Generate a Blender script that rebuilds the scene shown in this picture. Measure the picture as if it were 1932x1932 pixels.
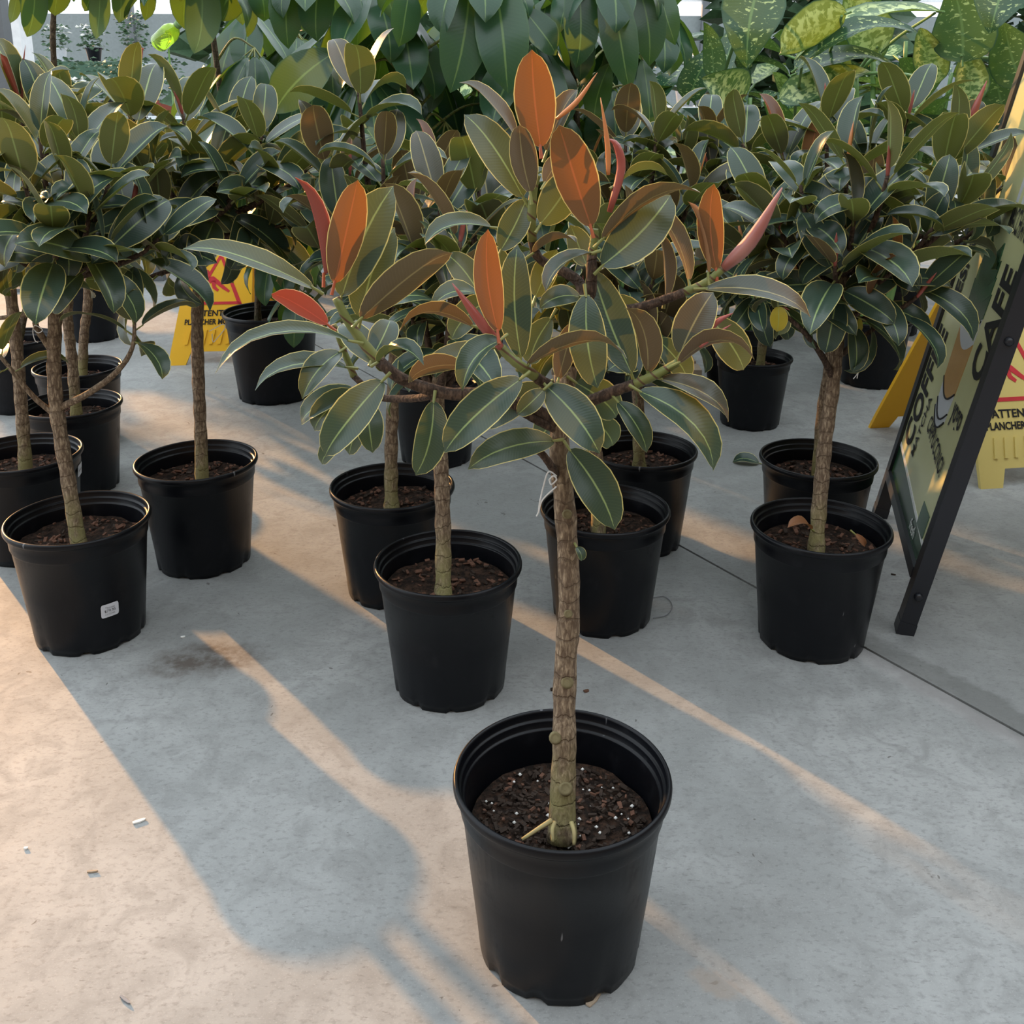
import bpy, math, random
from mathutils import Vector, Matrix, noise
R = math.radians
scene = bpy.context.scene
for o in list(bpy.data.objects): bpy.data.objects.remove(o)

# ------------------------------------------------------------------ camera, world, sun, exposure
F, PITCH, ROLL, CAMH, CY = 1905.0, R(15.62), R(0.22), 1.115, -272.0
cam_d = bpy.data.cameras.new('camera'); cam = bpy.data.objects.new('camera', cam_d)
scene.collection.objects.link(cam); scene.camera = cam
cam_d.sensor_fit = 'HORIZONTAL'; cam_d.sensor_width = 36.0; cam_d.lens = F * 36.0 / 1932.0
cam_d.shift_y = CY / 1932.0; cam_d.clip_start = 0.02; cam_d.clip_end = 200
fwd = Vector((0, math.cos(PITCH), -math.sin(PITCH))); up0 = Vector((0, math.sin(PITCH), math.cos(PITCH)))
rgt = Vector((1, 0, 0)) * math.cos(ROLL) + up0 * math.sin(ROLL)
upv = up0 * math.cos(ROLL) - Vector((1, 0, 0)) * math.sin(ROLL)
CAM = Vector((0, 0, CAMH))
m = Matrix((rgt, upv, -fwd)).transposed().to_4x4(); m.translation = CAM
cam.matrix_world = m

world = bpy.data.worlds.new('sky'); scene.world = world; world.use_nodes = True
bg = world.node_tree.nodes['Background']
bg.inputs[0].default_value = (0.87, 0.94, 1.0, 1); bg.inputs[1].default_value = 1.55

SUN_AZ, SUN_EL = R(41.5), R(15.5)          # sun stands front-left, low
to_sun = Vector((-math.sin(SUN_AZ) * math.cos(SUN_EL), math.cos(SUN_AZ) * math.cos(SUN_EL), math.sin(SUN_EL)))
sd = bpy.data.lights.new('low_sun', 'SUN'); sun = bpy.data.objects.new('low_sun', sd)
scene.collection.objects.link(sun)
sd.energy = 5.7; sd.angle = R(0.9); sd.color = (1.0, 0.50, 0.16)
sun.rotation_euler = to_sun.to_track_quat('Z', 'Y').to_euler(); sun.location = to_sun * 20

scene.view_settings.view_transform = 'Standard'; scene.view_settings.look = 'None'
scene.view_settings.exposure = 0.50; scene.view_settings.gamma = 1.0
scene.view_settings.use_curve_mapping = False

# ------------------------------------------------------------------ helpers
COL = scene.collection
def ray(x, y): return fwd + rgt * ((x - 966) / F) - upv * ((y - 966 - CY) / F)
def at(x, y, Y):                                   # point seen at photo pixel (x, y) at distance Y along the floor
    d = ray(x, y); return CAM + d * (Y / d.y)
def ground(x, y, z=0.0):
    d = ray(x, y); return CAM + d * ((z - CAMH) / d.z)
def lerp(a, b, t): return a + (b - a) * t

def mesh_data(name, verts, faces, mats=(), midx=None, uvs=None, smooth=True):
    me = bpy.data.meshes.new(name); me.from_pydata([tuple(v) for v in verts], [], faces)
    for mt in mats: me.materials.append(mt)
    if midx: me.polygons.foreach_set('material_index', midx)
    if uvs is not None:
        ul = me.uv_layers.new(name='UVMap'); buf = []
        for l in me.loops: buf += uvs[l.vertex_index]
        ul.data.foreach_set('uv', buf)
    if smooth: me.polygons.foreach_set('use_smooth', [True] * len(me.polygons))
    me.update(); return me
def link(name, me, parent=None, loc=None):
    o = bpy.data.objects.new(name, me); COL.objects.link(o)
    if parent: o.parent = parent
    if loc is not None: o.location = loc
    return o
def empty(name, loc, label=None, cat=None, group=None, rz=0.0):
    o = bpy.data.objects.new(name, None); COL.objects.link(o); o.location = loc; o.rotation_euler.z = rz
    o.empty_display_size = 0.05
    return tag(o, label, cat, group)
def tag(o, label=None, cat=None, group=None, kind=None):
    if label: o['label'] = label
    if cat: o['category'] = cat
    if group: o['group'] = group
    if kind: o['kind'] = kind
    return o
class MB:
    def __init__(s): s.v = []; s.f = []; s.m = []
    def add(s, vs, fs, mi=0):
        k = len(s.v); s.v += [tuple(v) for v in vs]; s.f += [tuple(i + k for i in f) for f in fs]; s.m += [mi] * len(fs); return s
    def box(s, c, d, M=None, mi=0):
        c = Vector(c); x, y, z = d[0] / 2, d[1] / 2, d[2] / 2
        vs = [Vector(p) for p in ((-x,-y,-z),(x,-y,-z),(x,y,-z),(-x,y,-z),(-x,-y,z),(x,-y,z),(x,y,z),(-x,y,z))]
        vs = [c + (M @ v if M else v) for v in vs]
        return s.add(vs, [(0,3,2,1),(4,5,6,7),(0,1,5,4),(1,2,6,5),(2,3,7,6),(3,0,4,7)], mi)
    def prism(s, poly, h0, h1, fn, mi=0):           # poly in (a, b); fn(a, b, h) -> point
        n = len(poly); vs = [fn(a, b, h0) for a, b in poly] + [fn(a, b, h1) for a, b in poly]
        return s.add(vs, [tuple(reversed(range(n))), tuple(range(n, 2 * n))] + [(i, (i + 1) % n, n + (i + 1) % n, n + i) for i in range(n)], mi)
    def build(s, name, mats, parent=None, loc=None, smooth=False):
        if not isinstance(mats, (list, tuple)): mats = [mats]
        return link(name, mesh_data(name, s.v, s.f, mats, s.m, smooth=smooth), parent, loc)
def spline(pts, n):
    pts = [Vector(p) for p in pts]
    if len(pts) == 2: return [pts[0].lerp(pts[1], i / n) for i in range(n + 1)]
    P = [pts[0] * 2 - pts[1]] + pts + [pts[-1] * 2 - pts[-2]]; out = []; seg = len(pts) - 1
    for i in range(n + 1):
        u = i / n * seg; k = min(int(u), seg - 1); t = u - k
        a, b, c, d = P[k:k + 4]
        out.append(0.5 * ((2 * b) + (c - a) * t + (2 * a - 5 * b + 4 * c - d) * t * t + (3 * b - a - 3 * c + d) * t ** 3))
    return out
def tube(pts, radii, sides=8, bump=0.0, seed=0.0, cap=True):
    pts = [Vector(p) for p in pts]; n = len(pts); vs = []; fs = []
    t = (pts[1] - pts[0]).normalized(); a = t.orthogonal().normalized()
    for i in range(n):
        t2 = (pts[min(i + 1, n - 1)] - pts[max(i - 1, 0)]).normalized()
        a = (a - t2 * a.dot(t2)).normalized(); b = t2.cross(a)
        r = radii[i] if isinstance(radii, (list, tuple)) else radii
        for k in range(sides):
            w = 2 * math.pi * k / sides; rr = r
            if bump: rr *= 1 + bump * noise.noise(Vector((math.cos(w) * 1.3 + seed, math.sin(w) * 1.3, pts[i].z * 45 + seed)))
            vs.append(pts[i] + (a * math.cos(w) + b * math.sin(w)) * rr)
    for i in range(n - 1):
        for k in range(sides):
            k2 = (k + 1) % sides
            fs.append((i * sides + k, i * sides + k2, (i + 1) * sides + k2, (i + 1) * sides + k))
    if cap: fs.append(tuple(reversed(range(sides)))); fs.append(tuple(range((n - 1) * sides, n * sides)))
    return vs, fs
def lathe(profile, seg=48, fn=None):
    vs = []; fs = []; n = len(profile)
    for j in range(seg):
        w = 2 * math.pi * j / seg
        for i, (r, z) in enumerate(profile):
            if fn: r, z = fn(i, r, z, j, w)
            vs.append((r * math.cos(w), r * math.sin(w), z))
    for j in range(seg):
        j2 = (j + 1) % seg
        for i in range(n - 1): fs.append((j * n + i, j2 * n + i, j2 * n + i + 1, j * n + i + 1))
    return vs, fs

# ------------------------------------------------------------------ materials
class NT:
    def __init__(s, name):
        s.m = bpy.data.materials.new(name); s.m.use_nodes = True; s.t = s.m.node_tree; s.t.nodes.clear()
        s.out = s.n('ShaderNodeOutputMaterial')
    def n(s, typ, **kw):
        nd = s.t.nodes.new(typ)
        for k, v in kw.items(): setattr(nd, k, v)
        return nd
    def l(s, a, b): s.t.links.new(a, b)
    def val(s, x, sock):
        if hasattr(x, 'is_output'): s.l(x, sock)
        else: sock.default_value = x if not (isinstance(x, tuple) and len(x) == 3) else (*x, 1)
    def math(s, op, a, b=0.0, c=0.0):
        nd = s.n('ShaderNodeMath', operation=op)
        for i, x in enumerate((a, b, c)): s.val(x, nd.inputs[i])
        return nd.outputs[0]
    def smooth(s, x, lo, hi, t0=0.0, t1=1.0):
        nd = s.n('ShaderNodeMapRange', interpolation_type='SMOOTHSTEP'); s.val(x, nd.inputs[0])
        for i, v in enumerate((lo, hi, t0, t1)): nd.inputs[i + 1].default_value = v
        return nd.outputs[0]
    def mix(s, f, a, b, typ='MIX'):
        nd = s.n('ShaderNodeMix', data_type='RGBA', blend_type=typ); s.val(f, nd.inputs[0]); s.val(a, nd.inputs[6]); s.val(b, nd.inputs[7])
        return nd.outputs[2]
    def noise(s, scale, detail=3.0, vec=None, rough=0.55, dist=0.0):
        nd = s.n('ShaderNodeTexNoise'); nd.inputs['Scale'].default_value = scale; nd.inputs['Detail'].default_value = detail
        nd.inputs['Roughness'].default_value = rough; nd.inputs['Distortion'].default_value = dist
        if vec is not None: s.l(vec, nd.inputs['Vector'])
        return nd.outputs[0]
    def co(s, k='Object'): return s.n('ShaderNodeTexCoord').outputs[k]
    def mapped(s, vec, scale):
        nd = s.n('ShaderNodeMapping'); s.l(vec, nd.inputs[0]); nd.inputs['Scale'].default_value = scale; return nd.outputs[0]
    def bump(s, h, strength, dist=0.002):
        nd = s.n('ShaderNodeBump'); s.l(h, nd.inputs['Height']); nd.inputs['Strength'].default_value = strength; nd.inputs['Distance'].default_value = dist
        return nd.outputs[0]
    def bsdf(s, col, rough=0.5, spec=0.5, metal=0.0, normal=None):
        b = s.n('ShaderNodeBsdfPrincipled'); s.val(col, b.inputs['Base Color']); s.val(rough, b.inputs['Roughness'])
        b.inputs['Specular IOR Level'].default_value = spec; b.inputs['Metallic'].default_value = metal
        if normal: s.l(normal, b.inputs['Normal'])
        return b.outputs[0]
    def done(s, sh): s.l(sh, s.out.inputs[0]); return s.m
def plain(name, col, rough=0.5, spec=0.5, metal=0.0, var=0.06, scale=30):
    t = NT(name); nz = t.noise(scale, 3, t.co()); d = tuple(max(0, c * (1 - var * 3)) for c in col)
    return t.done(t.bsdf(t.mix(nz, d, tuple(c * (1 + var * 2) for c in col)), rough, spec, metal))

def leaf_mat(name, top, top2, under, under2, edge, rib, trans, tf, rough=0.34, spec=0.5, spots=None):
    t = NT(name); uv = t.n('ShaderNodeUVMap').outputs[0]
    sx = t.n('ShaderNodeSeparateXYZ'); t.l(uv, sx.inputs[0]); u, v = sx.outputs[0], sx.outputs[1]
    d = t.math('MULTIPLY', t.math('ABSOLUTE', t.math('SUBTRACT', u, 0.5)), 2.0)
    ribm = t.smooth(d, 0.02, 0.065, 1.0, 0.0)
    edgem = t.smooth(d, 0.925, 0.975)  # margin mask; on rubber leaves its colour includes painted backlit glow
    rnd = t.n('ShaderNodeObjectInfo').outputs['Random']
    nz = t.noise(9.0, 4, t.co('Object'))
    mixf = t.math('ADD', t.math('MULTIPLY', rnd, 0.8), t.math('MULTIPLY', t.math('SUBTRACT', nz, 0.5), 0.7))
    a = t.mix(mixf, top, top2); b = t.mix(mixf, under, under2)
    veinp = t.math('SINE', t.math('MULTIPLY', t.math('SUBTRACT', v, t.math('MULTIPLY', d, 0.10)), 190.0))
    vein = t.smooth(veinp, 0.5, 1.0, 0.0, 0.045)
    a = t.mix(vein, a, rib); b = t.mix(vein, b, rib)
    if spots:
        lo, hi, sc = spots
        sp = t.noise(sc, 3, t.mapped(uv, (0.55, 1.6, 1)), 0.6, 0.6)
        spm = t.math('MULTIPLY', t.smooth(sp, lo, hi), t.smooth(d, 0.98, 0.6))
        a = t.mix(spm, a, (0.55, 0.66, 0.28)); b = t.mix(spm, b, (0.50, 0.62, 0.26))
    a = t.mix(ribm, a, rib); b = t.mix(t.math('MULTIPLY', ribm, 0.8), b, rib)
    back = t.n('ShaderNodeNewGeometry').outputs['Backfacing']
    col = t.mix(edgem, t.mix(back, a, b), edge)
    rg = t.math('ADD', rough, t.math('MULTIPLY', back, 0.22))
    nb = t.bump(t.math('ADD', t.math('MULTIPLY', veinp, 0.25), t.math('MULTIPLY', t.noise(40, 2, t.co()), 0.7)), 0.06, 0.0015)
    sh = t.bsdf(col, rg, spec, 0.0, nb)
    tr = t.n('ShaderNodeBsdfTranslucent'); t.val(t.mix(edgem, t.mix(nz, trans, tuple(c * 0.75 for c in trans)), edge), tr.inputs[0])
    mx = t.n('ShaderNodeMixShader'); mx.inputs[0].default_value = tf; t.l(sh, mx.inputs[1]); t.l(tr.outputs[0], mx.inputs[2])
    return t.done(mx.outputs[0])

EDGE = (0.82, 0.70, 0.24); RIB = (0.30, 0.40, 0.16)  # yellow-cream leaf margin, with backlit rim glow painted into its colour
M = {}
M['mature'] = leaf_mat('rubber_leaf_mature', (0.022, 0.050, 0.042), (0.045, 0.077, 0.060), (0.082, 0.094, 0.038), (0.115, 0.108, 0.052), (0.70, 0.62, 0.22), RIB, (0.22, 0.26, 0.03), 0.16, 0.30)
M['bronze'] = leaf_mat('rubber_leaf_bronze', (0.045, 0.065, 0.052), (0.080, 0.078, 0.060), (0.088, 0.072, 0.040), (0.120, 0.078, 0.048), EDGE, (0.34, 0.30, 0.14), (0.26, 0.16, 0.04), 0.14, 0.32)
M['young'] = leaf_mat('rubber_leaf_young', (0.11, 0.06, 0.035), (0.14, 0.065, 0.04), (0.125, 0.066, 0.030), (0.155, 0.075, 0.032), (0.85, 0.66, 0.22), (0.42, 0.13, 0.06), (0.52, 0.17, 0.010), 0.19, 0.24)
M['red'] = leaf_mat('rubber_leaf_red', (0.20, 0.055, 0.045), (0.25, 0.075, 0.06), (0.24, 0.060, 0.045), (0.28, 0.085, 0.06), (0.80, 0.55, 0.35), (0.50, 0.12, 0.09), (0.45, 0.07, 0.03), 0.18, 0.30)
M['yellow'] = leaf_mat('rubber_leaf_yellowing', (0.35, 0.36, 0.04), (0.55, 0.40, 0.03), (0.45, 0.40, 0.06), (0.60, 0.42, 0.04), (0.75, 0.55, 0.10), (0.40, 0.45, 0.12), (0.8, 0.6, 0.05), 0.3, 0.4)
M['schef'] = leaf_mat('umbrella_tree_leaf', (0.017, 0.060, 0.036), (0.036, 0.092, 0.056), (0.048, 0.095, 0.036), (0.066, 0.115, 0.045), (0.06, 0.13, 0.05), (0.15, 0.25, 0.09), (0.24, 0.42, 0.03), 0.20, 0.26)
M['dieff'] = leaf_mat('dumb_cane_leaf', (0.015, 0.060, 0.036), (0.030, 0.085, 0.048), (0.040, 0.10, 0.036), (0.055, 0.12, 0.045), (0.03, 0.09, 0.04), (0.14, 0.25, 0.10), (0.18, 0.34, 0.04), 0.16, 0.25, 0.5, (0.57, 0.64, 13.0))
M['dieffpale'] = leaf_mat('dumb_cane_leaf_pale', (0.040, 0.12, 0.04), (0.06, 0.15, 0.05), (0.06, 0.14, 0.045), (0.08, 0.17, 0.05), (0.03, 0.09, 0.04), (0.22, 0.33, 0.13), (0.30, 0.46, 0.06), 0.20, 0.30, 0.5, (0.44, 0.56, 9.0))
M['dead'] = leaf_mat('dead_leaf', (0.22, 0.09, 0.04), (0.30, 0.14, 0.06), (0.28, 0.13, 0.06), (0.34, 0.18, 0.08), (0.30, 0.16, 0.07), (0.30, 0.14, 0.06), (0.4, 0.15, 0.03), 0.15, 0.5)

def petiole_mat(name, a, b):
    t = NT(name); return t.done(t.bsdf(t.mix(t.noise(60, 2, t.co()), a, b), 0.4, 0.45))
M['petiole'] = petiole_mat('petiole_green', (0.16, 0.22, 0.06), (0.30, 0.27, 0.09))
M['petiole_red'] = petiole_mat('petiole_red', (0.35, 0.06, 0.03), (0.42, 0.12, 0.04))
t = NT('sheath_pink'); M['sheath'] = t.done(t.bsdf(t.mix(t.smooth(t.noise(22, 3, t.mapped(t.co(), (1, 1, 0.3))), 0.35, 0.65), (0.30, 0.065, 0.05), (0.36, 0.10, 0.08)), 0.32, 0.5))
t = NT('sheath_pale_pink'); M['sheath_p'] = t.done(t.bsdf(t.mix(t.smooth(t.noise(22, 3, t.mapped(t.co(), (1, 1, 0.3))), 0.35, 0.65), (0.34, 0.12, 0.10), (0.44, 0.20, 0.17)), 0.32, 0.5))
t = NT('sheath_orange'); M['sheath_o'] = t.done(t.bsdf(t.mix(t.noise(40, 3, t.co()), (0.62, 0.26, 0.07), (0.55, 0.18, 0.08)), 0.35, 0.5))

def bark_mat(name, base, dark, pale, green):
    t = NT(name); co = t.co('Object')
    st = t.mapped(co, (1, 1, 0.28)); f = t.noise(240, 4, st, 0.62, 0.4); c = t.noise(38, 4, t.mapped(co, (1, 1, 0.6)))
    col = t.mix(t.smooth(f, 0.40, 0.68), dark, base); col = t.mix(t.smooth(f, 0.60, 0.78, 0, 0.8), col, pale)
    col = t.mix(t.smooth(c, 0.50, 0.72, 0, 0.55), col, dark)
    sx = t.n('ShaderNodeSeparateXYZ'); t.l(co, sx.inputs[0])
    ring = t.smooth(t.math('SINE', t.math('ADD', t.math('MULTIPLY', sx.outputs[2], 240.0), t.math('MULTIPLY', c, 9.0))), 0.86, 1.0, 0.0, 0.6)
    col = t.mix(ring, col, dark)
    col = t.mix(t.math('MULTIPLY', t.smooth(sx.outputs[2], 0.36, 0.20), t.smooth(c, 0.3, 0.6)), col, green)
    nb = t.bump(t.math('SUBTRACT', f, ring), 0.9, 0.003)
    return t.done(t.bsdf(col, 0.85, 0.25, 0, nb))
M['bark'] = bark_mat('rubber_bark', (0.34, 0.26, 0.175), (0.13, 0.090, 0.060), (0.55, 0.46, 0.33), (0.24, 0.22, 0.09))
M['barkdark'] = bark_mat('branch_bark', (0.13, 0.085, 0.060), (0.045, 0.030, 0.022), (0.20, 0.14, 0.10), (0.10, 0.09, 0.04))
t = NT('green_shoot'); sx = t.n('ShaderNodeSeparateXYZ'); t.l(t.co(), sx.inputs[0])
rg = t.smooth(t.math('SINE', t.math('MULTIPLY', t.math('ADD', sx.outputs[2], t.math('MULTIPLY', sx.outputs[0], 0.8)), 330.0)), 0.8, 1.0)
M['shoot'] = t.done(t.bsdf(t.mix(rg, t.mix(t.noise(60, 2, t.co()), (0.13, 0.17, 0.045), (0.20, 0.20, 0.06)), (0.10, 0.05, 0.025)), 0.5, 0.4))
M['cane'] = petiole_mat('cane_green', (0.10, 0.22, 0.06), (0.18, 0.30, 0.10))
M['schefbark'] = bark_mat('umbrella_tree_bark', (0.16, 0.12, 0.08), (0.06, 0.045, 0.03), (0.22, 0.18, 0.12), (0.12, 0.12, 0.05))

t = NT('black_plastic'); co = t.co('Object'); rnd = t.n('ShaderNodeObjectInfo').outputs['Random']
dust = t.smooth(t.noise(28, 5, t.mapped(co, (1, 1, 0.8)), 0.65), 0.52, 0.78, 0.0, 0.16)
sc = t.smooth(t.noise(55, 2, t.mapped(co, (1, 1, 0.22)), 0.5), 0.74, 0.77, 0.0, 0.55)
col = t.mix(sc, t.mix(dust, (0.0030, 0.0038, 0.0060), (0.040, 0.043, 0.050)), (0.25, 0.26, 0.28))
M['pot'] = t.done(t.bsdf(col, t.math('ADD', 0.34, t.math('MULTIPLY', dust, 1.2)), 0.26, 0, t.bump(t.noise(160, 2, co), 0.08, 0.001)))
t = NT('potting_soil'); co = t.co('Object'); n1 = t.noise(95, 5, co, 0.7); n2 = t.noise(28, 3, co)
M['soil'] = t.done(t.bsdf(t.mix(t.smooth(n1, 0.4, 0.66), (0.012, 0.008, 0.006), t.mix(n2, (0.040, 0.024, 0.016), (0.075, 0.040, 0.025))), 0.95, 0.2, 0, t.bump(n1, 1.0, 0.006)))
def chip(name, a, b): 
    t = NT(name); return t.done(t.bsdf(t.mix(t.noise(120, 3, t.co()), a, b), 0.85, 0.25))
M['chip'] = chip('bark_chip', (0.060, 0.030, 0.020), (0.17, 0.085, 0.055)); M['chipdark'] = chip('peat_bit', (0.012, 0.009, 0.007), (0.055, 0.036, 0.026))
M['perlite'] = plain('perlite', (0.75, 0.75, 0.72), 0.8, 0.3)
M['root'] = chip('aerial_root', (0.28, 0.26, 0.10), (0.40, 0.31, 0.17))
M['scar'] = chip('pruning_scar', (0.10, 0.085, 0.04), (0.24, 0.20, 0.11))
M['string'] = plain('white_string', (0.75, 0.75, 0.74), 0.8, 0.3)
M['paper'] = plain('white_sticker', (0.66, 0.68, 0.74), 0.5, 0.4, 0, 0.01)
M['ink'] = plain('black_ink', (0.012, 0.012, 0.014), 0.6, 0.3); M['greyink'] = plain('grey_ink', (0.22, 0.23, 0.25), 0.6, 0.3)

# concrete
def joint_pt(s): return Vector((0.04 + s * 0.540, 2.93 - s * 0.8417, 0))
JD = Vector((0.540, -0.8417, 0)).normalized(); JN = Vector((0.8417, 0.540, 0)).normalized()
t = NT('polished_concrete'); co = t.co('Object')
a = t.noise(2.2, 5, co, 0.6, 0.4); b = t.noise(16, 5, co, 0.65, 0.8); c = t.noise(85, 4, t.mapped(co, (1, 1.5, 1)), 0.6); g = t.noise(380, 2, co)
base = t.mix(t.smooth(a, 0.34, 0.68), (0.255, 0.265, 0.262), (0.355, 0.365, 0.360))
base = t.mix(t.smooth(b, 0.40, 0.70, 0, 0.70), base, (0.225, 0.230, 0.226))
base = t.mix(t.smooth(c, 0.50, 0.70, 0, 0.50), base, (0.170, 0.174, 0.172))
c2 = t.noise(150, 3, t.mapped(co, (0.5, 1.8, 1)), 0.6); base = t.mix(t.smooth(c2, 0.60, 0.74, 0, 0.7), base, (0.150, 0.150, 0.147))
base = t.mix(t.smooth(g, 0.58, 0.72, 0, 0.3), base, (0.47, 0.465, 0.45))
fleck = t.noise(30, 2, t.mapped(co, (1, 1, 1)), 0.5, 1.5); base = t.mix(t.smooth(fleck, 0.745, 0.77, 0, 0.8), base, (0.11, 0.105, 0.10))
sx = t.n('ShaderNodeSeparateXYZ'); t.l(co, sx.inputs[0])
def blob(cx, cy, rx, ry, sc, edge=0.35, rot=0.0):
    mp = t.n('ShaderNodeMapping', vector_type='TEXTURE'); t.l(co, mp.inputs[0]); mp.inputs['Location'].default_value = (cx, cy, 0)
    mp.inputs['Rotation'].default_value = (0, 0, rot); mp.inputs['Scale'].default_value = (rx, ry, 1)
    ln = t.n('ShaderNodeVectorMath', operation='LENGTH'); t.l(mp.outputs[0], ln.inputs[0])
    r_ = t.math('ADD', ln.outputs['Value'], t.math('MULTIPLY', t.math('SUBTRACT', t.noise(sc, 4, co, 0.6), 0.5), 1.5))
    return t.smooth(r_, 1.0 - edge, 1.0 + edge, 1.0, 0.0)
# damp stain along the saw-cut joint
jr = math.atan2(JD.y, JD.x)
w1 = blob(0.86, 1.675, 0.27, 0.055, 14, 0.25, jr); base = t.mix(t.math('MULTIPLY', w1, 0.55), base, (0.115, 0.118, 0.112))
w2 = blob(0.80, 1.70, 0.30, 0.022, 20, 0.5, jr); base = t.mix(t.math('MULTIPLY', w2, 0.35), base, (0.42, 0.40, 0.40))
# spilled soil stain
s1 = blob(-0.615, 1.80, 0.10, 0.055, 22, 0.55, 0.15); base = t.mix(t.math('MULTIPLY', s1, t.smooth(t.noise(30, 5, co, 0.7), 0.3, 0.62, 0.2, 0.85)), base, (0.085, 0.065, 0.052))
s2 = blob(0.265, 1.04, 0.035, 0.016, 40, 0.4, -0.6); base = t.mix(t.math('MULTIPLY', s2, 0.55), base, (0.33, 0.27, 0.22))
s3 = blob(0.13, 1.43, 0.10, 0.045, 30, 0.6, 0.1); base = t.mix(t.math('MULTIPLY', s3, 0.6), base, (0.10, 0.09, 0.08))
rough = t.math('ADD', 0.46, t.math('MULTIPLY', b, 0.30))
M['floor'] = t.done(t.bsdf(base, rough, 0.28, 0, t.bump(t.math('ADD', c, t.math('MULTIPLY', g, 0.4)), 0.10, 0.0015)))
M['joint'] = plain('joint_dirt', (0.03, 0.026, 0.022), 0.95, 0.2)

M['yellow_pl'] = plain('yellow_plastic', (0.86, 0.47, 0.02), 0.42, 0.5, 0, 0.03, 8)
M['paleyellow'] = plain('faded_yellow_plastic', (0.72, 0.58, 0.19), 0.42, 0.5, 0, 0.03, 8)
M['redink'] = plain('red_print', (0.62, 0.035, 0.045), 0.5, 0.4)
M['blackmetal'] = plain('black_powder_coat', (0.012, 0.014, 0.020), 0.40, 0.5, 0, 0.03)
t = NT('sign_print_sheet'); M['sheet'] = t.done(t.bsdf(t.mix(t.noise(6, 2, t.co()), (0.44, 0.45, 0.22), (0.54, 0.54, 0.30)), 0.22, 0.5))
M['signgreen'] = plain('sign_dark_green', (0.012, 0.050, 0.022), 0.25, 0.5, 0, 0.02); M['signgreen2'] = plain('sign_mid_green', (0.020, 0.075, 0.035), 0.25, 0.5, 0, 0.02)
M['signbrown'] = plain('sign_brown', (0.42, 0.24, 0.08), 0.25, 0.5, 0, 0.02); M['signgrey'] = plain('sign_pale_grey', (0.50, 0.53, 0.56), 0.25, 0.5, 0, 0.02)
M['signwhite'] = plain('sign_white', (0.75, 0.76, 0.74), 0.3, 0.5, 0, 0.02)
M['white_paint'] = plain('white_paint', (0.72, 0.74, 0.76), 0.6, 0.4); M['greypost'] = plain('grey_post', (0.11, 0.12, 0.13), 0.5, 0.5)
M['bench'] = plain('green_bench', (0.05, 0.11, 0.07), 0.6, 0.4); M['benchtop'] = plain('pale_bench', (0.50, 0.55, 0.58), 0.6, 0.4)
M['terracotta'] = plain('terracotta', (0.36, 0.09, 0.06), 0.7, 0.3); M['flower'] = plain('white_petals', (0.85, 0.85, 0.80), 0.7, 0.3)
M['wood'] = plain('weathered_wood', (0.38, 0.30, 0.22), 0.8, 0.3); M['farleaf'] = plain('far_foliage', (0.05, 0.11, 0.05), 0.5, 0.4, 0, 0.2, 60)
t = NT('lime_glass'); b_ = t.n('ShaderNodeBsdfPrincipled'); b_.inputs['Base Color'].default_value = (0.55, 0.85, 0.04, 1); b_.inputs['Roughness'].default_value = 0.08; b_.inputs['Transmission Weight'].default_value = 0.75
M['limeglass'] = t.done(b_.outputs[0])
M['pinkpot'] = plain('pink_plastic', (0.75, 0.12, 0.25), 0.5, 0.4); M['brownpot'] = plain('brown_pot', (0.20, 0.09, 0.04), 0.6, 0.4); M['bluetag'] = plain('blue_plastic', (0.05, 0.25, 0.60), 0.4, 0.5)

M['farwall'] = plain('far_wall', (0.22, 0.25, 0.25), 0.7, 0.3); M['shadewall'] = plain('unseen_shade_wall', (0.10, 0.11, 0.11), 0.7, 0.3)
# ------------------------------------------------------------------ the setting
tag(MB().box((0, -2.4, 1.9), (14, 0.12, 3.8)).build('shade_wall_front', M['shadewall']), kind='structure')  # unseen wall behind the camera, added to block low sky light
tag(MB().box((4.4, 2.5, 1.7), (0.12, 9.7, 3.4)).build('shade_wall_right', M['shadewall']), kind='structure')  # unseen side wall, added to darken pots and near floor
fl = MB().box((0, 6, -0.06), (24, 24, 0.08)).build('floor', M['joint']); tag(fl, kind='structure')
def slab(poly):
    mb = MB().prism(poly, -0.02, 0.0, lambda a, b, h: (a, b, h)); return mb.build('floor_slab', M['floor'], fl)
def clipped(side):
    g = 0.0035
    A = joint_pt(-14) + JN * g * side; B = joint_pt(14) + JN * g * side
    far = JN * 22 * side
    pts = [(A.x, A.y), (B.x, B.y), ((B + far).x, (B + far).y), ((A + far).x, (A + far).y)]
    return pts if side < 0 else pts
for s_ in (-1, 1):
    pl = clipped(s_)
    ar = sum(pl[i][0] * pl[(i + 1) % 4][1] - pl[(i + 1) % 4][0] * pl[i][1] for i in range(4))
    slab(pl if ar > 0 else pl[::-1])
wb = MB(); wb.box((0, 14.0, 1.0), (24, 0.12, 2.0)); wb.box((0, 14.0, 2.95), (24, 0.14, 0.14)); wallb = wb.build('wall_back', M['farwall']); tag(wallb, kind='structure')
for i in range(9):
    w = MB().box((-10 + i * 2.5, 13.90, 1.45), (0.10, 0.10, 2.9)).build('wall_post', M['greypost'], wallb)
for i in range(3):
    MB().box((0, 13.98, 2.2 + i * 0.25), (24, 0.06, 0.035)).build('glazing_bar', M['white_paint'], wallb)

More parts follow.
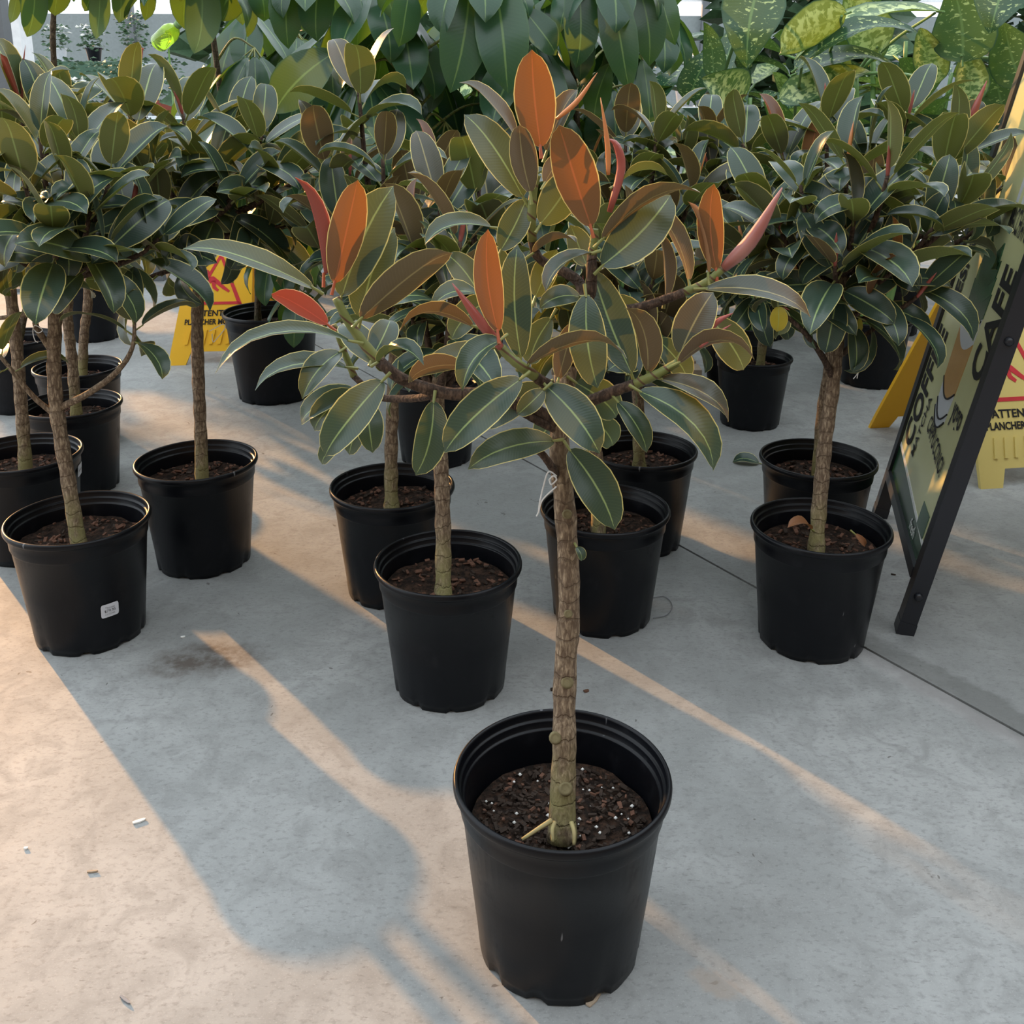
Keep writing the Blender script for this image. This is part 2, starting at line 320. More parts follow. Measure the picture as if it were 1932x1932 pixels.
# ------------------------------------------------------------------ leaf meshes
VS = [0.0, 0.03, 0.085, 0.17, 0.29, 0.43, 0.57, 0.71, 0.83, 0.91, 0.955, 1.0]
def half_w(v, shape):
    if shape == 'rubber':
        w = math.sin(math.pi * min(1, v ** 0.97)) ** 0.56 if 0 < v < 1 else 0.0
        if v > 0.9: w *= lerp(1.0, 0.22, (v - 0.9) / 0.1)
        return w
    if shape == 'schef':
        w = math.sin(math.pi * v ** 1.12) ** 0.60 if 0 < v < 1 else 0.0
        if v > 0.88: w *= lerp(1, 0.5, (v - 0.88) / 0.12)
        return w
    w = math.sin(math.pi * v ** 0.62) ** 0.8 if 0 < v < 1 else 0.0          # broad-based, tapering
    return w
CROSS = [-1.0, -0.52, 0.0, 0.52, 1.0]
def blade(points, normals, W, fold, shape='rubber', wavy=0.0, seed=0.0, fold_tip=1.0):
    """points/normals along the midrib at VS; returns verts, faces, uvs"""
    vs = []; uv = []; fs = []; n = len(VS)
    for i, v in enumerate(VS):
        tdir = (points[min(i + 1, n - 1)] - points[max(i - 1, 0)]).normalized()
        nn = (normals[i] - tdir * normals[i].dot(tdir)).normalized(); side = nn.cross(tdir).normalized()
        hw = max(half_w(v, shape), 0.02 if 0 < i < n - 1 else 0.004) * W
        fd = fold * lerp(1.0, fold_tip, v)
        for c in CROSS:
            y = c * hw * math.cos(fd * abs(c) ** 0.5); z = abs(c) * hw * math.sin(fd) 
            if wavy: z += wavy * W * abs(c) * math.sin(v * 13 + seed + (c > 0) * 1.7)
            vs.append(points[i] + side * y + nn * z); uv.append((0.5 + 0.5 * c, v))
    k = len(CROSS)
    for i in range(n - 1):
        for j in range(k - 1):
            fs.append((i * k + j, (i + 1) * k + j, (i + 1) * k + j + 1, i * k + j + 1))
    return vs, fs, uv
def with_petiole(vs, fs, uv, p0, p1, r):
    k = len(vs); mid = (Vector(p0) + Vector(p1)) / 2
    tv, tf = tube([p0, mid, p1], [r * 1.15, r, r * 0.8], 5, cap=False)
    mi = [0] * len(fs) + [1] * len(tf)
    return vs + tv, fs + [tuple(i + k for i in f) for f in tf], uv + [(0.5, 0.5)] * len(tv), mi
def std_leaf(name, arch, fold, W, shape, mats, petiole=0.14, pr=0.012, wavy=0.0, seed=0.0, side=0.0):
    pts = []; nrm = []; p = Vector((petiole, 0, 0)); prev = 0.0; up = 0.0
    for i, v in enumerate(VS):
        ang = -arch * v ** 1.25 - 0.5 * max(0, (v - .78) / .22); dv = v - prev
        mid = -arch * ((v + prev) / 2) ** 1.25 - 0.5 * max(0, (v - .78) / .22)
        p = p + Vector((math.cos(mid), side * v, math.sin(mid))) * dv; prev = v
        pts.append(p.copy()); nrm.append(Vector((-math.sin(ang), 0, math.cos(ang))))
    vs, fs, uv = blade(pts, nrm, W, fold, shape, wavy, seed)
    vs, fs, uv, mi = with_petiole(vs, fs, uv, (0, 0, 0), (petiole + 0.02, 0, 0), pr)
    # leaf blade faces must look up (+z = upper side)
    me = mesh_data(name, vs, fs, mats, mi, uv)
    if me.polygons[16].normal.z < 0: me.flip_normals()
    return me
LM = {}
def variants(key, shape, mat, pet, archs, folds, Ws, petiole, pr, wavy=0.0):
    L = []
    for i, a in enumerate(archs):
        for j, f in enumerate(folds):
            L.append(std_leaf(key + '_leaf', a, f, Ws[(i + j) % len(Ws)], shape, [M[mat], M[pet]], petiole, pr, wavy, i * 2.1 + j, (0.05, -0.06, 0.0)[(i + j) % 3]))
    LM[key] = L
for k_, mt in (('mature', 'mature'), ('bronze', 'bronze')):
    variants(k_, 'rubber', mt, 'petiole', (0.15, 0.55, 0.95, 1.4), (0.12, 0.32, 0.52), (0.25, 0.22, 0.265), 0.16, 0.014)
variants('young', 'rubber', 'young', 'petiole_red', (0.05, 0.3), (0.25, 0.6), (0.19, 0.17), 0.14, 0.014)
variants('red', 'rubber', 'red', 'petiole_red', (0.1, 0.4), (0.5, 0.9), (0.15, 0.17), 0.14, 0.014)
variants('yellow', 'rubber', 'yellow', 'petiole', (0.5,), (0.2,), (0.22,), 0.16, 0.014)
variants('schef', 'schef', 'schef', 'petiole', (0.1, 0.4, 0.8), (0.10, 0.25), (0.20, 0.22, 0.185), 0.14, 0.010, 0.05)
variants('dieff', 'dieff', 'dieff', 'cane', (0.3, 0.8, 1.3), (0.2, 0.4), (0.215, 0.19), 0.30, 0.018, 0.06)
variants('dieffpale', 'dieff', 'dieffpale', 'cane', (0.3, 0.8, 1.3), (0.2, 0.4), (0.215, 0.19), 0.30, 0.018, 0.06)

def put_leaf(plant, me, base, d, n, size, name='leaf'):
    d = d.normalized(); n = (n - d * n.dot(d))
    if n.length < 1e-4: n = d.orthogonal()
    n.normalize(); y = n.cross(d)
    mt = Matrix((d, y, n)).transposed() @ Matrix.Diagonal((size, size, size))
    mt = mt.to_4x4(); mt.translation = base - plant.location
    o = link(name, me, plant); o.matrix_local = mt; return o

def hero_leaf(plant, b, tp, Yb, Yt, w, roll, bow, mat, fold=0.22, shape='rubber', stem=None, wavy=0.0, skew=0.45):
    """b, tp: photo pixels of leaf base and tip; Yb, Yt: their real distances; w: true width (px at that distance);
       roll: 0 upper side turned to the viewer, 180 under side; bow: arching of the midrib (px)"""
    B = at(b[0], b[1], Yb); T = at(tp[0], tp[1], Yt); mid = (B + T) / 2
    ax = (T - B).normalized(); vw = (CAM - mid).normalized(); px = (mid - CAM).dot(fwd) / F
    n0 = (vw - ax * vw.dot(ax)).normalized(); p = ax.cross(n0)
    if p.dot(upv) + 0.25 * p.dot(rgt) < 0: p = -p
    nn = n0 * math.cos(R(roll)) + p * math.sin(R(roll))
    org = plant.location
    pts = []; inpl = 0.055 * math.sin(b[0] * 1.7 + tp[1] * 0.9) * (T - B).length; sdv = ax.cross(nn)
    for v in VS:
        s = v ** (0.9 if skew > 0.47 else 1.08); k = 4 * s * (1 - s)
        pts.append(B.lerp(T, v) + nn * (bow * px * k - 0.07 * (T - B).length * max(0, (v - 0.72) / 0.28) ** 2) + sdv * inpl * k - org)
    n = len(VS); nrm = []
    for i in range(n):
        td = (pts[min(i + 1, n - 1)] - pts[max(i - 1, 0)]).normalized(); nrm.append((nn - td * nn.dot(td)).normalized())
    vs, fs, uv = blade(pts, nrm, w * px / 2, fold * (1.25 if shape == 'rubber' else 1.0), shape, wavy or 0.03, b[0] * 0.1)
    if stem is None: st = B - ax * 0.012 - nn * 0.004
    else: st = at(stem[0], stem[1], stem[2])
    vs, fs, uv, mi = with_petiole(vs, fs, uv, st - org, pts[1], 0.0019 if shape == 'rubber' else 0.004)
    pm = 'petiole_red' if mat in ('young', 'red') else ('cane' if mat.startswith('dieff') else 'petiole')
    me = mesh_data('leaf', vs, fs, [M[mat], M[pm]], mi, uv)
    f0 = me.polygons[18]
    if f0.normal.dot(nn) < 0: me.flip_normals()
    return link('leaf', me, plant)
def bud(plant, pts, r, mat='sheath', name='leaf_sheath'):
    P = spline([Vector(p) - plant.location for p in pts], 9)
    rad = [r * x for x in (0.6, 0.8, 0.95, 1.0, 0.98, 0.9, 0.76, 0.56, 0.34, 0.08)]
    v, f = tube(P, rad, 8); return link(name, mesh_data(name, v, f, [M[mat]]), plant)

# ------------------------------------------------------------------ pots, soil, trunks
def make_pot_mesh(seed, notch=True):
    prof = [(0.0, 0.012), (0.085, 0.012), (0.100, 0.002), (0.107, 0.0), (0.1085, 0.016), (0.1105, 0.040), (0.119, 0.120), (0.1283, 0.212), (0.1300, 0.2135), (0.1312, 0.2165), (0.1318, 0.230), (0.1326, 0.2425),
            (0.1340, 0.2440), (0.1385, 0.2455), (0.1402, 0.2490), (0.1403, 0.2535), (0.1390, 0.2572), (0.1365, 0.2585), (0.1342, 0.2575), (0.1335, 0.2550), (0.1330, 0.2470), (0.1318, 0.2452), (0.1298, 0.2448), (0.1290, 0.2430), (0.1286, 0.2350), (0.1272, 0.2335), (0.1254, 0.2332), (0.1248, 0.2310), (0.1240, 0.2180), (0.119, 0.16), (0.1145, 0.11)]
    rng = random.Random(seed); ph = rng.random() * 6
    def fn(i, r, z, j, w):
        wob = 1 + 0.006 * math.sin(2 * w + ph) + 0.003 * math.sin(3 * w + ph * 2)
        if i in (3, 4) and notch:
            q = math.sin(w * 9 + ph + 0.8 * math.sin(w * 2 + ph))
            if q > 0.80: z += 0.0055; r -= 0.0025
            z += 0.0012 * math.sin(w * 14 + ph) * (i == 3) + 0.0012 * (i == 3)
        if i in (2,): r -= 0.002
        return r * wob, z
    v, f = lathe(prof, 72, fn)
    return mesh_data('nursery_pot', v, f, [M['pot']])
POTS = [make_pot_mesh(i) for i in range(4)]
def soil_mesh(level, seed, rad):
    vs = [(0, 0, level)]; fs = []; rings = 9; seg = 36
    for i in range(1, rings + 1):
        for j in range(seg):
            r = rad * i / rings; w = 2 * math.pi * j / seg
            x, y = r * math.cos(w), r * math.sin(w)
            h = 0.007 * noise.noise(Vector((x * 22 + seed * 7, y * 22, seed))) + 0.003 * noise.noise(Vector((x * 70, y * 70, seed * 3.1)))
            vs.append((x, y, level + h))
    for j in range(seg): fs.append((0, 1 + j, 1 + (j + 1) % seg))
    for i in range(rings - 1):
        for j in range(seg):
            a = 1 + i * seg + j; b = 1 + i * seg + (j + 1) % seg; fs.append((a, a + seg, b + seg, b))
    return mesh_data('soil', vs, fs, [M['soil']])
def chips(level, rad, n, seed, mats, smin, smax):
    rng = random.Random(seed); mb = MB()
    for _ in range(n):
        r = rad * math.sqrt(rng.random()) * 0.97; w = rng.random() * 6.283; s = rng.uniform(smin, smax)
        rot = Matrix.Rotation(rng.random() * 6.28, 3, 'Z') @ Matrix.Rotation(rng.uniform(-0.6, 0.6), 3, 'X') @ Matrix.Rotation(rng.uniform(-0.5, 0.5), 3, 'Y')
        mb.box((r * math.cos(w), r * math.sin(w), level + rng.uniform(0.001, 0.007)), (s * rng.uniform(0.8, 1.9), s * rng.uniform(0.5, 0.9), s * rng.uniform(0.25, 0.5)), rot, rng.randrange(len(mats)))
    return mesh_data('bark_mulch', mb.v, mb.f, mats, mb.m, smooth=False)
MULCH = {}
def potted(name, x, y, s, label, cat, group, seed, level=0.205, chipn=170, dark=False):
    p = empty(name, (x, y, 0), label, cat, group)
    po = link('pot', POTS[seed % 4], p); po.scale = (s, s, s); po.rotation_euler.z = seed * 1.3
    rad = 0.1235 * s * (0.93 + (level - 0.16) * 0.9)
    so = link('soil', soil_mesh(level * s, seed, rad), p)
    ch = link('bark_mulch', chips(level * s, rad * 0.95, chipn, seed, [M['chipdark']] * 6 + [M['chip']] if dark else [M['chip'], M['chipdark'], M['chip']], 0.003, 0.007 if dark else 0.010), p)
    ch['kind'] = 'stuff'
    return p
def trunk(plant, pts, r0, r1, seed, name='trunk', mat='bark', bump=0.10):
    P = [Vector(p) - plant.location for p in spline(pts, max(14, int(sum((Vector(pts[i + 1]) - Vector(pts[i])).length for i in range(len(pts) - 1)) / 0.010)))]
    n = len(P); rad = []
    for i in range(n):
        t_ = i / (n - 1); r = lerp(r0, r1, t_ ** 0.8)
        r *= 1 + 0.05 * math.sin(i * 1.1 + seed) * (bump > 0) + 0.045 * noise.noise(Vector((seed, i * 0.35, 0)))
        if t_ < 0.06: r *= 1.10
        rad.append(r)
    v, f = tube(P, rad, 12, bump, seed); return link(name, mesh_data(name, v, f, [M[mat]]), plant)
def branch(plant, pts, r0, r1, seed, mat='barkdark', name='branch'):
    P = [Vector(p) - plant.location for p in spline(pts, 16)]; n = len(P)
    rad = [lerp(r0, r1, i / (n - 1)) * (1 + 0.05 * math.sin(i * 2.3 + seed)) for i in range(n)]
    v, f = tube(P, rad, 8, 0.06 if mat != 'shoot' else 0, seed); return link(name, mesh_data(name, v, f, [M[mat]]), plant)

def shoot_leaves(plant, pts, nleaf, rng, size, palette, spread=1.0, length=None, sheath=0.3, keep=None):
    """spiral of leaves round the outer end of a shoot; pts are world points from trunk to tip"""
    P = spline(pts, 24); tot = sum((P[i + 1] - P[i]).length for i in range(24))
    use = min(length or 0.17, tot * 0.85)
    ph = rng.random() * 6.28
    for k in range(nleaf):
        f = (k + 0.3) / nleaf; dist = use * f ** 1.05 + 0.004
        rem = dist; i = 24
        while i > 0 and rem > (P[i] - P[i - 1]).length: rem -= (P[i] - P[i - 1]).length; i -= 1
        if i == 0: break
        pos = P[i].lerp(P[i - 1], rem / max(1e-6, (P[i] - P[i - 1]).length)); ax = (P[i] - P[i - 1]).normalized()
        ax = (ax + Vector((0, 0, 0.35))).normalized()
        w = ph + k * 2.4 + rng.uniform(-0.25, 0.25); a = ax.orthogonal().normalized(); b = ax.cross(a)
        rad = a * math.cos(w) + b * math.sin(w)
        inc = R(lerp(16, 90, min(1, f * 1.05) ** 0.8) * spread + rng.uniform(-12, 12))
        d = ax * math.cos(inc) + rad * math.sin(inc); d.z -= 0.14 * f
        nrm = ax - d * ax.dot(d)
        if nrm.length < 0.15: nrm = -rad
        nrm = nrm + Vector((rng.uniform(-.35, .35), rng.uniform(-.35, .35), rng.uniform(-.1, .3)))
        if k == 0 and 'young' in palette and rng.random() < 0.45: key = rng.choice(['young', 'bronze', 'bronze', 'bronze'])
        elif k <= 2 and 'bronze' in palette and rng.random() < 0.6: key = 'bronze'
        else: key = palette[0]
        L = LM[key]; me = L[rng.randrange(len(L))]
        if key in ('mature', 'bronze'):
            ai = 0 if f < 0.18 else rng.choice([0, 1, 1, 2]) if f < 0.5 else rng.choice([1, 2, 2, 3]); me = L[ai * 3 + rng.randrange(3)]
        sz = size * (0.72 + 0.4 * math.sin(math.pi * min(1, f * 0.8 + 0.18))) * rng.uniform(0.82, 1.14)
        put_leaf(plant, me, pos, d, nrm, sz)
    if rng.random() < sheath:
        tip = P[-1]; ax = (P[-1] - P[-3]).normalized(); ax = (ax + Vector((0, 0, 0.6))).normalized(); sd_ = ax.orthogonal() * rng.uniform(-0.015, 0.015)
        h = rng.uniform(0.045, 0.075)
        bud(plant, [tip - ax * 0.004, tip + ax * h * 0.5 + sd_ * 0.4, tip + ax * h + sd_], rng.uniform(0.0035, 0.0055), rng.choice(['sheath', 'sheath', 'sheath_o']))

def rubber_tree(x, y, s, label, seed, tpts, shoots, size=0.122, nleaf=10, level=0.205, palette=('mature', 'bronze', 'young'), r0=0.0155, r1=0.0125, group='potted rubber trees on the concrete floor', chipn=170, sheath=0.3, spread=1.0, lz=0.135):
    """tpts: trunk points as photo pixels at the trunk's own distance y; shoots: (px, py, toward-back offset m, origin 0..1)"""
    p = potted('potted_rubber_tree', x, y, s, label, 'potted plant', group, seed, level, chipn)
    rng = random.Random(seed * 17 + 3)
    base = Vector((tpts[0][0], tpts[0][1], level * s - 0.01)) if len(tpts[0]) == 3 else None
    W = [at(a, b, y + (dy if len(q) > 2 else 0)) for q in tpts for a, b, dy in [(q[0], q[1], q[2] if len(q) > 2 else 0)]]
    W[0].z = level * s - 0.012
    trunk(p, W, r0, r1, seed)
    P = spline(W, 40)
    for sh in shoots:
        px, py, dy, og = sh[:4]; tip = at(px, py, y + dy); o = P[int(lerp(26, 40, og))]
        nl = sh[4] if len(sh) > 4 else nleaf
        v = tip - o; mid1 = o + Vector((v.x * 0.42, v.y * 0.42, v.z * 0.24)); mid2 = o + Vector((v.x * 0.80, v.y * 0.80, v.z * 0.62))
        pts = [o, mid1, mid2, tip]; Ls = v.length
        branch(p, pts, min(0.0095, 0.005 + Ls * 0.012), 0.0036, seed + px)
        shoot_leaves(p, pts, nl, rng, size, palette, spread, min(lz, Ls * 0.75), sheath)
    return p

# ------------------------------------------------------------------ main rubber tree
Y0 = 1.114
T0 = potted('potted_rubber_tree', 0.067, Y0, 1.011, 'largest nearest rubber tree in black pot, orange backlit young leaves on top', 'potted plant', 'potted rubber trees on the concrete floor', 0, 0.185, 700, True)
rg_ = random.Random(5); mb = MB()
for i in range(46):
    r = 0.105 * math.sqrt(rg_.random()); w = rg_.random() * 6.28; s = rg_.uniform(0.0014, 0.0034); k = len(mb.v)
    c = Vector((r * math.cos(w), r * math.sin(w), 0.187 + 0.006))
    if i == 0: c = Vector((0.006, -0.055, 0.196)); s = 0.0048
    vs = [c + Vector(q) * s for q in ((1, 0, 0), (-1, 0, 0), (0, 1, 0), (0, -1, 0), (0, 0, 1), (0, 0, -1))]
    mb.add(vs, [(0, 2, 4), (2, 1, 4), (1, 3, 4), (3, 0, 4), (2, 0, 5), (1, 2, 5), (3, 1, 5), (0, 3, 5)])
pe = mb.build('perlite', M['perlite'], T0, smooth=True); pe['kind'] = 'stuff'
def d0(c): return Y0 - c * 0.01                       # c: centimetres nearer than the trunk
tp = [at(1060, 1585, Y0 - 0.045), at(1064, 1430, Y0 - 0.02), at(1066, 1280, Y0), at(1074, 1130, Y0), at(1066, 960, Y0), at(1056, 860, Y0), at(1058, 780, Y0), at(1074, 692, Y0 + 0.02), at(1098, 620, Y0 + 0.02), at(1114, 549, Y0), at(1117, 480, Y0)]
tr = trunk(T0, tp[:8], 0.0168, 0.0105, 2.0, bump=0.13)
branch(T0, tp[7:], 0.0095, 0.0055, 1, 'barkdark')
branch(T0, [tp[10], at(1121, 455, Y0), at(1122, 432, Y0)], 0.0055, 0.0042, 1, 'shoot')
# knots and pruning scars
def scar(px, py, r, Y):
    c = at(px, py, Y - 0.0165); vw = (CAM - c).normalized(); a = vw.orthogonal().normalized(); b = vw.cross(a); vs = []; fs = []
    prof = [(1.35, -0.9), (1.2, -0.25), (0.9, 0.0), (0.65, -0.22), (0.3, -0.12), (0.0, -0.2)]
    for i, (q, h) in enumerate(prof):
        for k in range(12): w = k * math.pi / 6; vs.append(c - T0.location + (a * math.cos(w) + b * math.sin(w)) * r * q + vw * r * h)
    for i in range(5):
        for k in range(12): fs.append((i * 12 + k, i * 12 + (k + 1) % 12, (i + 1) * 12 + (k + 1) % 12, (i + 1) * 12 + k))
    return link('pruning_scar', mesh_data('pruning_scar', vs, fs, [M['scar']]), T0)
scar(1070, 1287, 0.0062, Y0); scar(1048, 1392, 0.0062, Y0 - 0.012); scar(1067, 1488, 0.0068, Y0 - 0.03); scar(1072, 1158, 0.0040, Y0); scar(1070, 970, 0.0045, Y0)
for pts, r in (([(1040, 1548, 0.062), (1018, 1562, 0.074), (985, 1584, 0.082)], 0.0034), ([(1046, 1552, 0.062), (1042, 1566, 0.075), (1043, 1588, 0.083)], 0.0030), ([(1078, 1552, 0.062), (1083, 1570, 0.075), (1083, 1594, 0.083)], 0.0030)):
    P = spline([at(a, b, Y0 - c) - T0.location for a, b, c in pts], 8); v, f = tube(P, [r * (1 - 0.04 * i) for i in range(9)], 7); link('aerial_root', mesh_data('aerial_root', v, f, [M['root']]), T0)

def br0(pix, r0, r1, mat='barkdark'):
    branch(T0, [at(a, b, d0(c)) for a, b, c in pix], r0, r1, pix[-1][0], mat)
br0([(1058, 800, 0), (985, 765, 3), (915, 745, 4), (840, 742, 4), (760, 716, 4), (712, 678, 4)], 0.0088, 0.0066)
br0([(712, 678, 4), (684, 645, 4), (655, 603, 4), (634, 562, 4)], 0.0066, 0.0048, 'shoot')
br0([(820, 745, 4), (775, 752, 0), (712, 748, -4), (668, 710, -6)], 0.0048, 0.0040)
br0([(668, 710, -6), (648, 660, -6), (630, 612, -6)], 0.0045, 0.0034, 'shoot')
br0([(1066, 745, 0), (1036, 728, 4), (1008, 709, 6)], 0.0080, 0.0060)
br0([(1008, 709, 6), (982, 690, 8), (959, 671, 8), (946, 655, 8)], 0.0062, 0.0048, 'shoot')
br0([(1108, 590, 0), (1090, 530, -3), (1020, 490, -4), (1004, 453, -3)], 0.0070, 0.0052)
br0([(1004, 453, -3), (1003, 405, -2), (1007, 355, -2), (1014, 330, -2)], 0.0055, 0.0042, 'shoot')
br0([(1100, 620, 0), (1150, 592, -1), (1215, 578, -1), (1290, 552, -1)], 0.0070, 0.0052)
br0([(1290, 552, -1), (1330, 534, -1), (1366, 506, -1)], 0.0052, 0.0045, 'shoot')
br0([(1068, 770, 0), (1110, 758, 2), (1157, 739, 3), (1200, 724, 4)], 0.0076, 0.0058)
br0([(1200, 724, 4), (1240, 706, 5), (1278, 684, 5)], 0.0058, 0.0046, 'shoot')
br0([(1056, 905, 0), (1040, 880, 2), (1024, 858, 3), (1008, 845, 3)], 0.0050, 0.0042)      # pruned stub
br0([(1052, 812, 0), (1010, 792, 3), (978, 775, 4)], 0.0055, 0.0040)
# (base, tip, depth of base, depth of tip [cm nearer], width, roll, bow, material, fold)
H0 = [
 ((631,535),(676,337),5,6,74,178,4,'young',.28), ((645,560),(741,350),3,1,96,5,-6,'mature',.20), ((682,600),(742,428),2,0,84,15,6,'mature',.18),
 ((612,520),(568,331),4,5,58,120,6,'red',.75), ((592,543),(350,457),5,9,66,50,22,'mature',.25), ((618,612),(513,551),-4,-2,52,150,16,'red',.3),
 ((664,645),(402,690),5,10,60,62,46,'mature',.28), ((680,602),(852,468),6,8,78,150,10,'bronze',.22), ((713,684),(798,682),7,11,52,70,26,'mature',.5),
 ((722,690),(645,604),1,-4,60,20,8,'mature',.2), ((704,672),(737,600),1,-4,56,10,4,'mature',.2), ((722,718),(609,860),7,10,82,18,18,'mature',.26),
 ((692,755),(704,853),-3,0,56,8,10,'mature',.22), ((641,664),(569,748),-5,0,60,30,22,'mature',.3), ((656,694),(479,727),-5,-2,58,55,34,'mature',.3),
 ((668,733),(563,797),-7,-7,60,40,18,'mature',.25), ((672,740),(590,812),-6,-5,60,25,14,'mature',.25), ((690,742),(655,860),-7,-7,52,20,8,'mature',.25), ((664,800),(603,878),-8,-9,40,20,6,'mature',.2),
 ((818,757),(786,897),6,9,70,12,10,'mature',.32), ((984,714),(836,853),9,12,80,12,14,'mature',.2), ((872,690),(768,718),6,9,52,140,12,'bronze',.3),
 ((944,642),(871,732),9,13,66,30,20,'mature',.55), ((940,627),(921,432),10,9,62,178,4,'young',.35), ((983,676),(977,460),6,4,68,2,-4,'mature',.20),
 ((993,690),(1183,663),8,13,60,118,40,'bronze',.3), ((1030,728),(1131,853),6,11,82,8,8,'mature',.18), ((1026,735),(976,782),7,8,42,10,6,'mature',.2),
 ((1026,728),(912,808),3,2,62,14,6,'mature',.18), ((1046,832),(884,881),3,7,66,20,14,'mature',.20), ((1074,848),(1161,999),2,6,80,6,8,'mature',.16),
 ((1106,556),(1129,733),4,7,74,4,10,'mature',.16), ((1053,715),(1082,605),3,1,46,160,4,'bronze',.2), ((1095,560),(1019,579),2,4,48,30,12,'mature',.2),
 ((1192,705),(1117,503),3,-1,82,10,-6,'mature',.22), ((1222,703),(1184,574),4,7,66,140,14,'bronze',.3), ((1283,668),(1345,550),5,4,76,6,2,'bronze',.2),
 ((1280,686),(1423,669),6,9,64,118,36,'bronze',.3), ((1340,600),(1406,698),1,2,70,14,12,'mature',.2), ((1205,738),(1353,884),6,9,82,38,34,'mature',.26),
 ((1246,715),(1379,790),5,6,64,48,30,'bronze',.28), ((1166,758),(1223,852),4,7,52,30,12,'mature',.25), ((1086,722),(1166,788),0,-1,72,10,6,'mature',.18), ((1120,792),(1158,842),-2,-3,58,20,6,'mature',.2),
 ((1352,510),(1347,345),-1,-1,54,182,6,'young',.25), ((1336,517),(1302,378),-1,-2,40,150,6,'dead',.9), ((1300,532),(1224,382),-2,-6,60,125,20,'bronze',.3),
 ((1330,545),(1533,590),0,3,64,48,34,'bronze',.26), ((1255,562),(1245,436),-2,-3,46,130,6,'bronze',.5), ((1115,428),(1056,233),1,2,94,170,6,'young',.34),
 ((1136,452),(1318,352),1,5,70,120,34,'bronze',.28), ((1135,502),(1266,364),1,-2,92,8,4,'mature',.2), ((1168,346),(1260,326),-2,-3,50,110,18,'mature',.3),
 ((1107,500),(1078,425),-1,-3,54,165,6,'mature',.3), ((1020,278),(1004,94),-2,-2,84,178,4,'young',.22), ((1001,364),(981,234),0,1,64,172,4,'bronze',.45),
 ((987,372),(877,212),-2,-4,74,14,10,'mature',.2), ((975,262),(872,148),-3,-5,54,60,10,'bronze',.4), ((1032,286),(1088,165),-4,-6,52,20,2,'bronze',.5),
 ((1020,422),(1091,312),-2,-3,78,168,4,'mature',.2), ((1028,345),(1069,288),-4,-6,40,160,2,'bronze',.2), ((928,430),(800,455),-4,-2,62,60,18,'mature',.35),
 ((945,472),(993,373),-2,-3,60,12,2,'mature',.2), ((1117,478),(1027,545),2,6,52,55,16,'bronze',.4), ((1005,478),(1088,452),-2,1,44,110,14,'bronze',.4),
 ((905,557),(814,577),0,2,54,50,22,'mature',.3), ((905,556),(842,478),-2,-4,56,12,4,'mature',.2), ((892,616),(751,618),2,6,54,118,30,'bronze',.3),
 ((920,657),(800,690),1,3,60,30,10,'mature',.2), ((930,560),(850,640),-3,-3,60,20,10,'mature',.2), ((1040,600),(1000,690),-2,-3,56,15,8,'mature',.2), ((1150,560),(1215,640),-2,-2,60,18,8,'mature',.2),
 ((1240,640),(1300,720),0,0,56,18,8,'mature',.2), ((960,520),(900,470),-5,-6,56,20,6,'mature',.2), ((1010,560),(1048,470),-4,-5,54,160,6,'mature',.2), ((1075,770),(1010,835),-3,-4,58,12,6,'mature',.2), ((1180,690),(1150,610),-2,-4,50,160,6,'bronze',.2),
]
for b, tpx, cb, ct, w, roll, bow, mt, fo in H0: hero_leaf(T0, b, tpx, d0(cb), d0(ct), w, roll, bow, mt, fo)
hero_leaf(T0, (1088, 1032), (1098, 1058), Y0 - .012, Y0 - .02, 22, 30, 4, 'mature', .3)
def bud0(pix, r, mat='sheath'): bud(T0, [at(a, b, d0(c)) for a, b, c in pix], r, mat)
bud0([(948, 660, 8), (905, 605, 9), (853, 534, 9)], 0.0060); bud0([(1366, 506, -1), (1420, 450, 0), (1476, 354, 0)], 0.0085, 'sheath_p')
bud0([(1148, 330, 0), (1146, 270, 0), (1133, 184, 0)], 0.0030, 'sheath_o'); bud0([(1150, 400, -1), (1172, 320, -2), (1164, 275, -2), (1148, 262, -2)], 0.0050)
bud0([(1050, 225, -3), (1090, 190, -3), (1127, 137, -3)], 0.0030, 'sheath_o'); bud0([(1318, 650, 5), (1350, 610, 5), (1384, 590, 5)], 0.0036); bud0([(1320, 655, 6), (1350, 632, 6), (1380, 612, 6)], 0.0026)
def string(plant, px, r=0.0009):
    P = [p - plant.location for p in spline([at(a, b, c) for a, b, c in px], 6 * len(px))]
    v, f = tube(P, r, 6); return link('string', mesh_data('string', v, f, [M['string']]), plant)
ys = Y0 - 0.03
string(T0, [(1050, 898, ys), (1035, 890, ys - .01), (1026, 915, ys), (1018, 950, ys), (1016, 968, ys)]); string(T0, [(1050, 918, ys), (1034, 932, ys), (1022, 946, ys), (1016, 966, ys), (1012, 974, ys)])
string(T0, [(1036, 905, ys - .004), (1044, 898, ys - .012), (1050, 905, ys - .006), (1040, 914, ys - .008), (1036, 905, ys - .004)])

